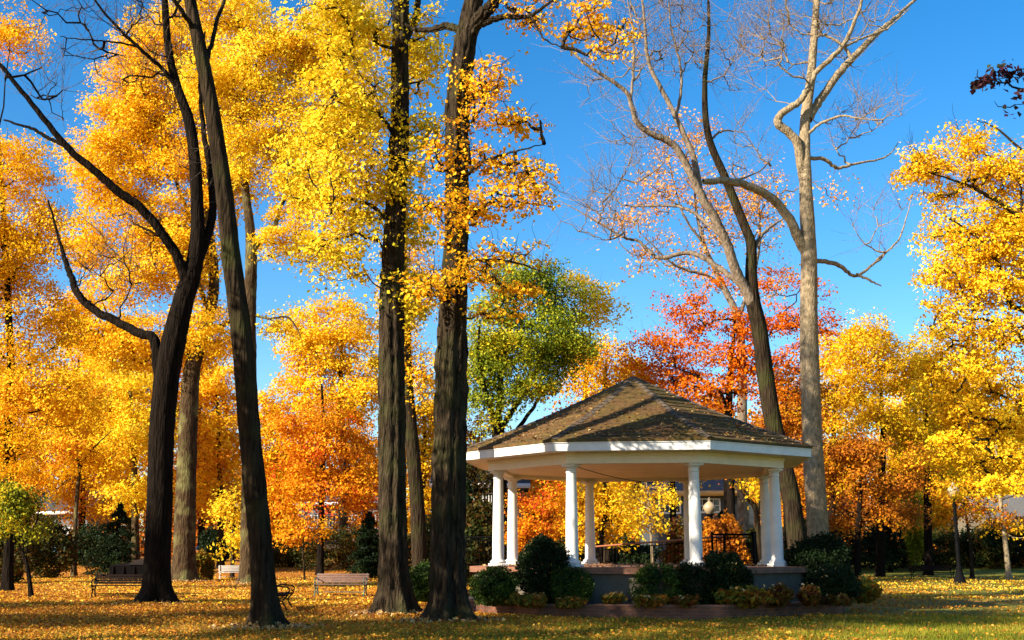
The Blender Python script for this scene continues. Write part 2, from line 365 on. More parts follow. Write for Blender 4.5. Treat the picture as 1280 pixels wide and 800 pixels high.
def tree(name, label, depth, trunk, r, crown, bark, leaf=None, n=90, per=110, size=0.2, rc=0.7, flat=0.45, limbs=(),
         seed=0, group=None, twigs=0, twig_len=0.9, twig_r=0.010, twigmat=None, flare=0.55, sides=14, ridge=0.05, cat='tree', dd=0.0, up=0.55,
         shade_trunk_bark=None, base=None, maxr=0.12, tip=0.013, leaf_skip=0.0, twig_up=0.35):  # optional darker trunk bark, with the shade painted into its colour
    """trunk: pixel path from the foot up; r: radii along it; crown: (px, py, rx, ry[, depth shift, depth radius]) in pixels; limbs: (pixel path with depth shifts, radii)"""
    rng = np.random.default_rng(seed + 11)
    def W3(q): return at(q[0], q[1], depth + (q[2] if len(q) > 2 else 0.0))
    tp = [W3(q) for q in trunk]
    if base is not None: tp[0] = np.array(base, float)
    b = tp[0].copy(); b[2] = float(zg(b[0], b[1])); tp[0] = b - np.array([0, 0, 0.12])
    root = empty(name, b, label, cat, group)
    mb = MB(); tp = [p - b for p in tp]
    nseg = max(14, int(np.linalg.norm(tp[-1] - tp[0]) * 2.2))
    # more rings low down for the root flare
    p, rr = polytube(mb, tp, r, nseg * 2, sides, rng, ridge=ridge, flare=flare)
    nodes = [p[len(p) // 3:]]
    for lp, lr in limbs:
        lm = MB(); q = [W3(x) - b for x in lp]
        a, _ = polytube(lm, q, lr, max(8, len(q) * 6), max(7, sides - 4), rng, ridge=ridge, wob=0.012)
        lm.build('limb', B[bark], root); nodes.append(a[2:])
    nodes = np.vstack(nodes)
    sc = depth / F
    ells = []
    for c in crown:
        ds = c[4] if len(c) > 4 else 0.0; dr = c[5] if len(c) > 5 else 0.5 * (c[2] + c[3]) * sc
        w = at(c[0], c[1], depth + ds) - b; ells.append((*w, c[2] * sc, dr, c[3] * sc))
    if ells and n:
        T = crown_points(rng, ells, n)
        T = T[T[:, 2] > 0.5]
        pl, pr = grow(rng, nodes, T, maxr=maxr, tip=tip)
        ends = pl[:, -1]; dirs = pl[:, -1] - pl[:, -2]; dirs /= np.linalg.norm(dirs, axis=1, keepdims=True) + 1e-9
        if leaf is None:
            cb = MB(); cb.tubes(pl, pr, 5)
            tw, tr = twiglets(rng, ends, dirs, twigs, twig_len, twig_r, up=twig_up)
            cb.tubes(tw, tr, 3, mi=1)
            mids = pl[:, 2:4].reshape(-1, 3); md = np.repeat(dirs, 2, 0)
            t2, r2 = twiglets(rng, mids, md, 1, twig_len * 0.7, twig_r * 0.8, up=twig_up, spread=1.0); cb.tubes(t2, r2, 3, mi=1)
            e2 = tw[:, 1:3].reshape(-1, 3); d2 = np.repeat(tw[:, 3] - tw[:, 0], 2, 0); d2 /= np.linalg.norm(d2, axis=1, keepdims=True)
            t3, r3 = twiglets(rng, e2[::2], d2[::2], 1, twig_len * 0.5, twig_r * 0.6, up=twig_up * 0.6, spread=0.6); cb.tubes(t3, r3, 3, mi=1)
            cb.build('crown', [B[bark], B[twigmat or 'twig']], root)
        else:
            mb.tubes(pl, pr, 5)
            if twigs:
                tw, tr = twiglets(rng, ends, dirs, twigs, rc * 1.1, twig_r, up=0.1); mb.tubes(tw, tr, 3)
            cl = MB()
            w8 = rng.uniform(0.45, 1.5, len(ends)); w8[rng.uniform(size=len(ends)) < leaf_skip] = 0
            cnt = np.maximum(0, (per * w8)).astype(int)
            c = np.repeat(ends, cnt, 0); m = len(c)
            sp = np.repeat(rc * rng.uniform(0.7, 1.35, len(ends)), cnt)
            ra = 1.08 * rng.uniform(0, 1, m) ** 0.5 * rng.uniform(0.75, 1.12, m); an = rng.uniform(0, 6.28, m)
            off = np.stack([ra * np.cos(an), ra * np.sin(an), rng.normal(size=m) * 0.55 * flat], 1)
            # each cluster is a tilted, drooping spray of leaves that faces outwards and up
            tl = np.repeat(rng.normal(size=(len(ends), 2)) * 0.3, cnt, 0)
            off[:, 2] += off[:, 0] * tl[:, 0] + off[:, 1] * tl[:, 1] - 0.16 * ra ** 2
            E3 = np.array([e[:3] for e in ells]); near = E3[np.argmin(np.linalg.norm(ends[:, None] - E3[None], axis=2), axis=1)]
            ow = ends - near; ow /= np.linalg.norm(ow, axis=1, keepdims=True) + 1e-6
            mean = ow * 0.55 + rng.normal(size=ow.shape) * 0.28; mean[:, 2] += up + 0.15
            mean = np.repeat(mean, cnt, 0)
            P = c + off * sp[:, None]
            kk = P[:, 2] > 0.25; P = P[kk]; mean = mean[kk]
            v, f = leaf_quads(rng, P, size, mean=mean, jitter=0.5); cl.add(v, f)
            cl.build('crown', L[leaf], root, smooth=False)
    mb.build('trunk', B[shade_trunk_bark or bark], root)
    return root

# ------------------------------------------------------------------ the ground
def ground_mat():
    m, t, out = newmat('leaf strewn lawn')
    tc = N(t, 'ShaderNodeTexCoord')
    vo = N(t, 'ShaderNodeTexVoronoi', i_Scale=13.0); t.links.new(tc.outputs['Object'], vo.inputs['Vector'])
    lr = ramp(t, [(0.0, (0.12, 0.036, 0.009)), (0.25, (0.32, 0.09, 0.012)), (0.48, (0.44, 0.16, 0.018)), (0.7, (0.58, 0.30, 0.035)), (1.0, (0.22, 0.062, 0.012))])
    sp = N(t, 'ShaderNodeSeparateColor'); t.links.new(vo.outputs['Color'], sp.inputs[0]); t.links.new(sp.outputs[0], lr.inputs[0])
    n1 = N(t, 'ShaderNodeTexNoise', i_Scale=14.0, i_Detail=6.0, i_Roughness=0.75); t.links.new(tc.outputs['Object'], n1.inputs['Vector'])
    gr = ramp(t, [(0.3, (0.04, 0.052, 0.005)), (0.5, (0.15, 0.145, 0.011)), (0.72, (0.32, 0.26, 0.022))]); t.links.new(n1.outputs[0], gr.inputs[0])
    # how thickly the leaves lie: thick under the trees on the left, thin on the open lawn in front and to the right
    n2 = N(t, 'ShaderNodeTexNoise', i_Scale=0.35, i_Detail=5.0, i_Roughness=0.6); t.links.new(tc.outputs['Object'], n2.inputs['Vector'])
    xy = N(t, 'ShaderNodeSeparateXYZ'); t.links.new(tc.outputs['Object'], xy.inputs[0])
    a = math_node(t, 'MULTIPLY_ADD', xy.outputs[0], -0.026); t.nodes[-1].inputs[2].default_value = 0.06
    b = math_node(t, 'MULTIPLY', math_node(t, 'SUBTRACT', xy.outputs[1], 26.0), 0.018)
    b = math_node(t, 'MINIMUM', b, 0.30)
    s = math_node(t, 'ADD', math_node(t, 'ADD', a, b), n2.outputs[0])
    n3 = N(t, 'ShaderNodeTexNoise', i_Scale=5.0, i_Detail=4.0); t.links.new(tc.outputs['Object'], n3.inputs['Vector'])
    s = math_node(t, 'ADD', s, math_node(t, 'MULTIPLY', math_node(t, 'SUBTRACT', n3.outputs[0], 0.5), 0.9))
    fr = ramp(t, [(0.46, (0, 0, 0)), (0.60, (1, 1, 1))]); t.links.new(s, fr.inputs[0])
    mx = N(t, 'ShaderNodeMixRGB'); t.links.new(fr.outputs[0], mx.inputs[0]); t.links.new(gr.outputs[0], mx.inputs[1]); t.links.new(lr.outputs[0], mx.inputs[2])
    p = N(t, 'ShaderNodeBsdfPrincipled', i_Roughness=0.85); p.inputs['Specular IOR Level'].default_value = 0.2
    t.links.new(mx.outputs[0], p.inputs['Base Color'])
    bp = N(t, 'ShaderNodeBump'); bp.inputs['Strength'].default_value = 0.9; bp.inputs['Distance'].default_value = 0.06
    t.links.new(math_node(t, 'ADD', n1.outputs[0], vo.outputs['Distance']), bp.inputs['Height']); t.links.new(bp.outputs[0], p.inputs['Normal'])
    t.links.new(p.outputs[0], out.inputs[0])
    return m

rg = np.random.default_rng(5)
def bumps(x, y):
    return 0.035 * np.sin(x * 0.9 + 1.3 * np.sin(y * 0.31)) * np.sin(y * 0.7 + 0.8) + 0.02 * np.sin(x * 2.3 + y * 1.1)
gx = np.concatenate([np.linspace(-600, -60, 12), np.arange(-56, 57, 0.8), np.linspace(60, 600, 12)])
gy = np.concatenate([np.linspace(-120, 0, 10), np.arange(2, 120, 0.8), np.linspace(124, 1600, 14)])
X, Y = np.meshgrid(gx, gy); Z = zg(X, Y) + bumps(X, Y) * np.clip((95 - np.hypot(X, Y)) / 30, 0, 1) - 0.03
mb = MB(); ny, nx = X.shape; ii = np.arange(nx * ny).reshape(ny, nx)
mb.add(np.stack([X, Y, Z], -1).reshape(-1, 3), np.stack([ii[:-1, :-1], ii[:-1, 1:], ii[1:, 1:], ii[1:, :-1]], -1).reshape(-1, 4))
tag(mb.build('ground', ground_mat()), kind='structure')

def scatter_xy(rng, n, y0, y1, power=1.0, margin=1.4):
    y = y0 + (y1 - y0) * rng.uniform(0, 1, n) ** power
    x = rng.uniform(-1, 1, n) * 0.4415 * y * margin
    return x, y
GX, GY = 3.75, 35.5        # the gazebo's centre
def off_bed(x, y): return np.hypot(x - GX, y - GY) > 6.1

rng = np.random.default_rng(21)
mb = MB()
for n, y0, y1, s in ((120000, 17, 30, 0.058), (175000, 30, 48, 0.064), (105000, 48, 95, 0.085)):
    x, y = scatter_xy(rng, n, y0, y1)
    dens = 0.44 - 0.034 * x + 0.012 * np.clip(y - 26, -8, 22) + 0.25 * np.sin(x * 0.8 + 2 * np.sin(y * .5)) * np.sin(y * 0.9)
    k = off_bed(x, y) & (rng.uniform(size=n) < np.clip(dens, 0.05, 0.9)); x, y = x[k], y[k]
    P = np.stack([x, y, zg(x, y) + bumps(x, y) * np.clip((95 - np.hypot(x, y)) / 30, 0, 1) + rng.uniform(-0.015, 0.045, len(x))], 1)
    v, f = leaf_quads(rng, P, s, up=1.7, jitter=0.45); mb.add(v, f)
L['litter'] = leafmat('fallen leaf', [BRN, (0.36, 0.10, 0.014), (0.5, 0.17, 0.016), (0.7, 0.40, 0.03), (0.28, 0.075, 0.013), (0.62, 0.38, 0.06), (0.18, 0.055, 0.012), (0.56, 0.22, 0.016)], scale=0.9, transl=0.2, spread=1.5)
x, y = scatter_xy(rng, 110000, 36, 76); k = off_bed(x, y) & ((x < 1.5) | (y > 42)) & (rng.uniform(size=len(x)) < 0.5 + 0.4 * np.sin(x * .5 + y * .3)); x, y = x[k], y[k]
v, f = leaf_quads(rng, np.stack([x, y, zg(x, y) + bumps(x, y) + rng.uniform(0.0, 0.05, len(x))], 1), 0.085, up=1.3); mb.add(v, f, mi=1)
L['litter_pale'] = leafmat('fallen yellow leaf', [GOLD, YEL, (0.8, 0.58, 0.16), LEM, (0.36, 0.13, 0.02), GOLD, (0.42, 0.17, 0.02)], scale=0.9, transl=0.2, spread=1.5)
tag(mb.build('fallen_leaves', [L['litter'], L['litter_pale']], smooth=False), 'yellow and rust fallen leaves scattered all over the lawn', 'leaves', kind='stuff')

# grass blades on the open lawn near the camera
mb = MB(); n = 210000
x, y = scatter_xy(rng, n, 18.5, 31, 0.9)
keep = off_bed(x, y) & (rng.uniform(size=n) < np.clip(0.62 + 0.03 * x - 0.05 * (y - 22), 0.12, 1)); x, y = x[keep], y[keep]; n = len(x)
h = rng.uniform(0.03, 0.085, n); a = rng.uniform(0, 6.28, n); w = 0.009
z = bumps(x, y) - 0.035
lean = rng.normal(size=(n, 2)) * 0.022
v = np.stack([np.stack([x - w * np.cos(a), y - w * np.sin(a), z], 1), np.stack([x + w * np.cos(a), y + w * np.sin(a), z], 1),
              np.stack([x + lean[:, 0], y + lean[:, 1], z + h + 0.03], 1)], 1).reshape(-1, 3)
mb.add(v, np.arange(n * 3).reshape(n, 3))
tag(mb.build('grass', leafmat('grass blade', [(0.06, 0.08, 0.006), (0.14, 0.155, 0.011), (0.26, 0.24, 0.018), (0.36, 0.27, 0.035)], transl=0.3, scale=0.5), smooth=False),
    'short olive green grass on the open lawn in front', 'grass', kind='stuff')

# ------------------------------------------------------------------ the gazebo
white = plainmat('white paint', (0.69, 0.66, 0.60), rough=0.55, var=0.13, scale=2.2, bump=0.08, bscale=12)
cream = plainmat('cream paint', (0.78, 0.70, 0.57), rough=0.6, var=0.12, scale=1.3)
concrete = plainmat('shade-darkened concrete', (0.10, 0.082, 0.058), rough=0.9, var=0.22, scale=2.5, bump=0.3)  # dark base colour holds the shade on the foundation wall
brick = brickmat('brick', (0.22, 0.07, 0.028), (0.12, 0.042, 0.02), (0.14, 0.10, 0.07))
paver = brickmat('brick paving', (0.30, 0.105, 0.045), (0.21, 0.08, 0.04), (0.2, 0.15, 0.10))
iron = plainmat('black iron', (0.004, 0.004, 0.004), rough=0.8, var=0.2, metal=0.0, scale=8, spec=0.06)

def shingle_mat():
    m, t, out = newmat('mossy shingles')
    uv = N(t, 'ShaderNodeTexCoord')
    br = N(t, 'ShaderNodeTexBrick'); br.inputs['Brick Width'].default_value = 0.30; br.inputs['Row Height'].default_value = 0.14
    br.inputs['Mortar Size'].default_value = 0.007; br.inputs['Scale'].default_value = 1.0
    br.inputs['Color1'].default_value = (0.14, 0.074, 0.027, 1); br.inputs['Color2'].default_value = (0.098, 0.052, 0.020, 1); br.inputs['Mortar'].default_value = (0.05, 0.032, 0.016, 1)
    t.links.new(uv.outputs['UV'], br.inputs['Vector'])
    n1 = N(t, 'ShaderNodeTexNoise', i_Scale=0.9, i_Detail=6.0, i_Roughness=0.65); t.links.new(uv.outputs['Object'], n1.inputs['Vector'])
    rp = ramp(t, [(0.40, (0, 0, 0)), (0.64, (0.65, 0.65, 0.65))]); t.links.new(n1.outputs[0], rp.inputs[0])
    mm = N(t, 'ShaderNodeMixRGB'); mm.inputs[2].default_value = (0.095, 0.078, 0.012, 1)
    t.links.new(rp.outputs[0], mm.inputs[0]); t.links.new(br.outputs[0], mm.inputs[1])
    n2 = N(t, 'ShaderNodeTexNoise', i_Scale=9.0, i_Detail=5.0); t.links.new(uv.outputs['Object'], n2.inputs['Vector'])
    r2 = ramp(t, [(0.3, (0.55, 0.55, 0.55)), (0.7, (1.25, 1.2, 1.1))]); t.links.new(n2.outputs[0], r2.inputs[0])
    mu = N(t, 'ShaderNodeMixRGB', blend_type='MULTIPLY'); mu.inputs[0].default_value = 1; t.links.new(mm.outputs[0], mu.inputs[1]); t.links.new(r2.outputs[0], mu.inputs[2])
    p = N(t, 'ShaderNodeBsdfPrincipled', i_Roughness=0.9); p.inputs['Specular IOR Level'].default_value = 0.2; t.links.new(mu.outputs[0], p.inputs['Base Color'])
    bp = N(t, 'ShaderNodeBump'); bp.inputs['Strength'].default_value = 0.8; bp.inputs['Distance'].default_value = 0.03; bp.invert = True
    t.links.new(br.outputs[1], bp.inputs['Height']); t.links.new(bp.outputs[0], p.inputs['Normal']); t.links.new(p.outputs[0], out.inputs[0])
    return m

OCT = [R(k * 45 + 245.5 - 5.3) for k in range(8)]
def octp(r, z): return [(r * math.cos(a), r * math.sin(a), z) for a in OCT]
def ring8(mb, prof):
    """closed octagonal ring swept round a profile [(radius, z), ...]"""
    n = len(prof); v = [q for r, z in prof for q in octp(r, z)]
    f = [(i * 8 + j, i * 8 + (j + 1) % 8, ((i + 1) % n) * 8 + (j + 1) % 8, ((i + 1) % n) * 8 + j) for i in range(n) for j in range(8)]
    mb.add(v, np.array(f))

FL, CT, EV, PK = 1.20, 3.94, 4.50, 6.86
gaz = empty('gazebo', (GX, GY, 0), 'white eight sided gazebo with mossy shingle roof and round columns', 'gazebo')
# roof: eight courses-stepped facets
mb = MB(); v = []; f = []
nst = 16
for k in range(8):
    a0, a1 = OCT[k], OCT[(k + 1) % 8]
    for i in range(nst):
        t0, t1 = i / nst, (i + 1) / nst
        r0, r1 = 5.45 * (1 - t0) + 0.10 * t0, 5.45 * (1 - t1) + 0.10 * t1
        sag = lambda t: -0.10 * math.sin(math.pi * t)
        z0, z1 = EV + 0.03 + (PK - EV) * t0 + sag(t0), EV + 0.0 + (PK - EV) * t1 + sag(t1)
        q = [(r0 * math.cos(a0), r0 * math.sin(a0), z0), (r0 * math.cos(a1), r0 * math.sin(a1), z0), (r1 * math.cos(a1), r1 * math.sin(a1), z1), (r1 * math.cos(a0), r1 * math.sin(a0), z1)]
        mb.add(q, [(0, 1, 2, 3)])
        if i == 0:   # butt edge of the eave course
            lo = [(x, y, z - 0.07) for x, y, z in q[:2]]
            mb.add([lo[0], lo[1], q[1], q[0]], [(0, 1, 2, 3)])
        else:
            zb = EV + (PK - EV) * t0 + sag(t0)
            lo = [(q[0][0], q[0][1], zb - 0.002), (q[1][0], q[1][1], zb - 0.002)]
            mb.add([lo[0], lo[1], q[1], q[0]], [(0, 1, 2, 3)])
roof = mb.build('roof', shingle_mat(), gaz, smooth=False)
ul = roof.data.uv_layers.new(name='UVMap')
sl_len = math.hypot(5.35, PK - EV)
for p in roof.data.polygons:
    c = p.center; kk = min(range(8), key=lambda k: abs(math.atan2(math.sin(math.atan2(c.y, c.x) - OCT[k] - R(22.5)), math.cos(math.atan2(c.y, c.x) - OCT[k] - R(22.5)))))
    am = OCT[kk] + R(22.5)
    for li in p.loop_indices:
        w = roof.data.vertices[roof.data.loops[li].vertex_index].co
        ul.data[li].uv = (-w.x * math.sin(am) + w.y * math.cos(am) + 20 + kk * 0.37, (5.45 - (w.x * math.cos(am) + w.y * math.sin(am)) / math.cos(R(22.5))) / 5.35 * sl_len + 10)
ridgem = plainmat('ridge shingles', (0.085, 0.06, 0.036), rough=0.9, var=0.4, scale=5, bump=0.4)
for a in OCT:
    rc_ = MB(); t = np.linspace(0, 1, 22)
    r_ = 5.46 + (0.06 - 5.46) * t; z_ = EV + 0.045 + (PK - EV) * t - 0.10 * np.sin(np.pi * t)
    c, s = math.cos(a), math.sin(a)
    for i in range(21):
        A = np.array([r_[i] * c, r_[i] * s, z_[i] + 0.018]); Bq = np.array([r_[i + 1] * c, r_[i + 1] * s, z_[i + 1] - 0.004 + 0.006])
        side = np.array([-s, c, 0]) * 0.13; dn = np.array([0, 0, -0.045])
        rc_.add([A - side + dn, A, Bq, Bq - side + dn, A + side + dn, Bq + side + dn], [(0, 1, 2, 3), (1, 4, 5, 2)])
    rc_.build('ridge_cap', ridgem, roof, smooth=False)
mb = MB(); mb.lathe([(0.001, PK + 0.07), (0.10, PK + 0.05), (0.16, PK - 0.02), (0.22, PK - 0.10)], 8, rot=OCT[0]); mb.build('roof_cap', ridgem, roof, smooth=False)
# fascia, soffit, beam, ceiling
mb = MB(); ring8(mb, [(5.40, EV - 0.275), (5.40, EV - 0.075), (5.43, EV - 0.07), (5.43, EV - 0.045), (5.28, EV - 0.045), (5.28, EV - 0.275)]); fas = mb.build('fascia', white, gaz, smooth=False)
mb = MB(); ring8(mb, [(5.277, EV - 0.265), (5.277, EV - 0.24), (4.30, EV - 0.24), (4.30, EV - 0.265)]); mb.build('soffit', cream, gaz, smooth=False)
mb = MB(); ring8(mb, [(4.60, CT), (4.60, EV - 0.267), (4.22, EV - 0.267), (4.22, CT)])
ring8(mb, [(4.63, EV - 0.36), (4.63, EV - 0.269), (4.601, EV - 0.269), (4.601, EV - 0.36)]); mb.build('beam', cream, gaz, smooth=False)
mb = MB(); o8 = octp(4.218, CT + 0.10) + [(0, 0, CT + 0.16)]; mb.add(o8, [((k + 1) % 8, k, 8) for k in range(8)]); ceil = mb.build('ceiling', cream, gaz, smooth=False)
# columns
def column(a):
    c = MB(); h = CT - FL
    k = 28; prof = [(0.182, 0.16)] + [(0.172 - 0.036 * (u ** 1.7), 0.18 + (h - 0.40) * u) for u in np.linspace(0, 1, 12)] + [(0.136, h - 0.20)]
    c.lathe(prof, k)
    o = c.build('column', white, gaz); o.location = (4.3 * math.cos(a), 4.3 * math.sin(a), FL); o.rotation_euler = (0, 0, a)
    b_ = MB(); b_.box((0, 0, 0.04), (0.47, 0.47, 0.08)); b_.lathe([(0.21, 0.08), (0.232, 0.095), (0.24, 0.12), (0.228, 0.145), (0.202, 0.155), (0.195, 0.18), (0.18, 0.185)], k); b_.build('column_base', white, o, bevel=0.006)
    t_ = MB(); t_.lathe([(0.136, h - 0.235), (0.156, h - 0.225), (0.156, h - 0.20), (0.142, h - 0.19), (0.142, h - 0.12), (0.17, h - 0.09), (0.19, h - 0.062)], k); t_.box((0, 0, h - 0.032), (0.41, 0.41, 0.06)); t_.build('capital', white, o, bevel=0.006)
    return o
for a in OCT: column(a)
# floor and foundation
mb = MB(); ring8(mb, [(5.15, FL - 0.16), (5.15, FL), (0.4, FL + 0.002), (0.4, FL - 0.16)]); mb.add(octp(0.4, FL + 0.002), [tuple(range(8))]); mb.build('floor', paver, gaz, smooth=False, uv=True)
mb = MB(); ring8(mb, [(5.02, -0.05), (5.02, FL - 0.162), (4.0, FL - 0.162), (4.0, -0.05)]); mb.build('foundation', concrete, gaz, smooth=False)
# dead leaves lying on the roof
rng = np.random.default_rng(3); mb = MB(); n = 2300
a = rng.uniform(0, 2 * math.pi, n); am = (np.floor((a - OCT[0]) / R(45)) + 0.5) * R(45) + OCT[0]
u = rng.uniform(0, 1, n) ** 0.36; r_ap = 5.38 * u; tt = 1 - u
rr_ = r_ap * math.cos(R(22.5)) / np.cos(a - am)
zz_ = EV + 0.05 + (PK - EV) * tt - 0.10 * np.sin(np.pi * tt) + 0.01
v, f = leaf_quads(rng, np.stack([GX + rr_ * np.cos(a), GY + rr_ * np.sin(a), zz_], 1), 0.085, up=2.4); mb.add(v, f)
n = 500; a = rng.uniform(0, 6.28, n); r_ = rng.uniform(2.5, 4.95, n)
v, f = leaf_quads(rng, np.stack([GX + r_ * np.cos(a) * .95, GY + r_ * np.sin(a) * .95, np.full(n, FL + 0.02)], 1), 0.09, up=2.5); mb.add(v, f)
CAUGHT = mb
def caught():
    r = np.random.default_rng(8)
    for ob in [o for o in bpy.data.objects if o.get('group') == 'planting round the gazebo' and o.parent is None]:
        co = [c for c in ob.children if c.name.startswith('foliage')][0].data
        w = np.empty(len(co.vertices) * 3, np.float32); co.vertices.foreach_get('co', w); w = w.reshape(-1, 3)
        top = w[:, 2].max(); pick = w[w[:, 2] > top * .62]; pick = pick[r.integers(0, len(pick), 26)]
        v, f = leaf_quads(r, pick + np.array(ob.location) + np.array([0, 0, .035]), .085, up=1.6); CAUGHT.add(v, f)
    for px, dp, rad in ((335, 25.8, .30), (195, 37.4, .5), (497, 31.4, .45), (562, 28.3, .45), (230, 66, .8), (311, 60, .6)):
        c = at(px, 740, dp)[:2]; n = 420; a = r.uniform(0, 6.28, n); q = rad + .95 * r.uniform(0, 1, n) ** 2
        v, f = leaf_quads(r, np.stack([c[0] + q * np.cos(a), c[1] + q * np.sin(a), .02 + r.uniform(0, .11, n) * np.exp(-(q - rad) * 2)], 1), .075 + .0006 * dp, up=.8); CAUGHT.add(v, f)
    return CAUGHT
def finish_caught(): tag(caught().build('fallen_leaves', leafmat('roof leaf', [RUST, (0.6, 0.42, 0.16), (0.40, 0.19, 0.03), (0.66, 0.50, 0.24), BRN], scale=1.0, spread=1.5), smooth=False), 'yellow dead leaves lying on the gazebo roof and floor and caught on its bushes', 'leaves', kind='stuff')
# slack cable under the ceiling
mb = MB(); p0 = np.array([GX + 4.15 * math.cos(OCT[0]), GY + 4.15 * math.sin(OCT[0]), CT - 0.03]); p1 = np.array([GX + 1.2, GY + 3.85, CT - 0.06])
t = np.linspace(0, 1, 24)[:, None]; cp = p0 + (p1 - p0) * t - np.array([0, 0, 0.10]) * np.sin(np.pi * t)
mb.tubes(cp[None], np.full((1, 24), 0.010), 6)
tag(mb.build('cable', iron), 'thin dark cable hanging slack under the gazebo ceiling', 'cable')

# planter wall round the gazebo, and its soil
pl = empty('planter_wall', (GX, GY, 0), 'low brick planter wall running round the foot of the gazebo', 'wall')
mb = MB(); ring8(mb, [(6.12, -0.05), (6.12, 0.26), (5.86, 0.26), (5.86, -0.05)]); mb.build('brickwork', brick, pl, smooth=False, uv=True)
mb = MB(); ring8(mb, [(6.14, 0.262), (6.14, 0.31), (5.84, 0.31), (5.84, 0.262)]); mb.build('coping', paver, pl, smooth=False, uv=True)
mb = MB(); ring8(mb, [(5.858, 0.20), (5.858, 0.22), (5.03, 0.26), (5.03, 0.20)])
o = tag(mb.build('soil', plainmat('dark soil', (0.035, 0.022, 0.013), rough=1, var=0.4, scale=6, bump=0.6)), kind='structure'); o.location = (GX, GY, 0)

# ------------------------------------------------------------------ shrubs
def shrub(name, label, px, py0, py1, wpx, depth, leaf, n=9000, size=0.06, seed=0, group=None, cat='shrub', lump=0.10, z0=None, up=0.35, box=0.0, stems=9):
    """a shrub filling py0 (top) to py1 (foot) in the photograph, wpx wide, at its own depth"""
    rng = np.random.default_rng(seed + 400)
    s = depth / F; top = at(px, py0, depth); x, y = top[0], depth
    zb = float(zg(x, y)) if z0 is None else z0
    rx = wpx * s / 2; rz = (top[2] - zb) / 2; ry = rx
    root = empty(name, (x, y, zb), label, cat, group)
    dv = rng.normal(size=(n, 3)); dv /= np.linalg.norm(dv, axis=1, keepdims=True)
    if box: dv = np.sign(dv) * np.abs(dv) ** (1 - box); dv /= np.maximum(np.linalg.norm(dv, axis=1, keepdims=True) ** (1 - box), 0.1)
    ph = rng.uniform(0, 6.28, (10, 1)); fr = rng.normal(size=(10, 3)) * 3.2
    lum = 1 + lump * np.sin(dv @ fr.T + ph.T).sum(1, keepdims=True) / 2.2
    rad = rng.uniform(0.25, 1, (n, 1)) ** 0.30 * lum * np.where(rng.uniform(size=(n, 1)) < 0.12, rng.uniform(1.0, 1.17, (n, 1)), rng.uniform(0.9, 1.07, (n, 1)))
    P = dv * rad * np.array([rx, ry, rz]) + np.array([0, 0, rz]); P = P[P[:, 2] > 0.02]
    mb = MB(); v, f = leaf_quads(rng, P, size, up=up); mb.add(v, f); mb.build('foliage', L[leaf], root, smooth=False)
    sm = MB(); m = stems
    a = rng.uniform(0, 6.28, m); e = np.stack([np.cos(a) * rx * 0.7, np.sin(a) * ry * 0.7, rng.uniform(0.9, 1.7, m) * rz], 1)
    b0 = e * np.array([0.12, 0.12, 0]); t = np.linspace(0, 1, 5)[None, :, None]
    pl_ = b0[:, None] + (e - b0)[:, None] * t; pl_[:, 1:4, 2] += 0.08
    sm.tubes(pl_, np.full((m, 5), 0.018) * np.array([1.2, 1, .8, .6, .3]), 5); sm.build('stem', B['twig'], root)
    return root

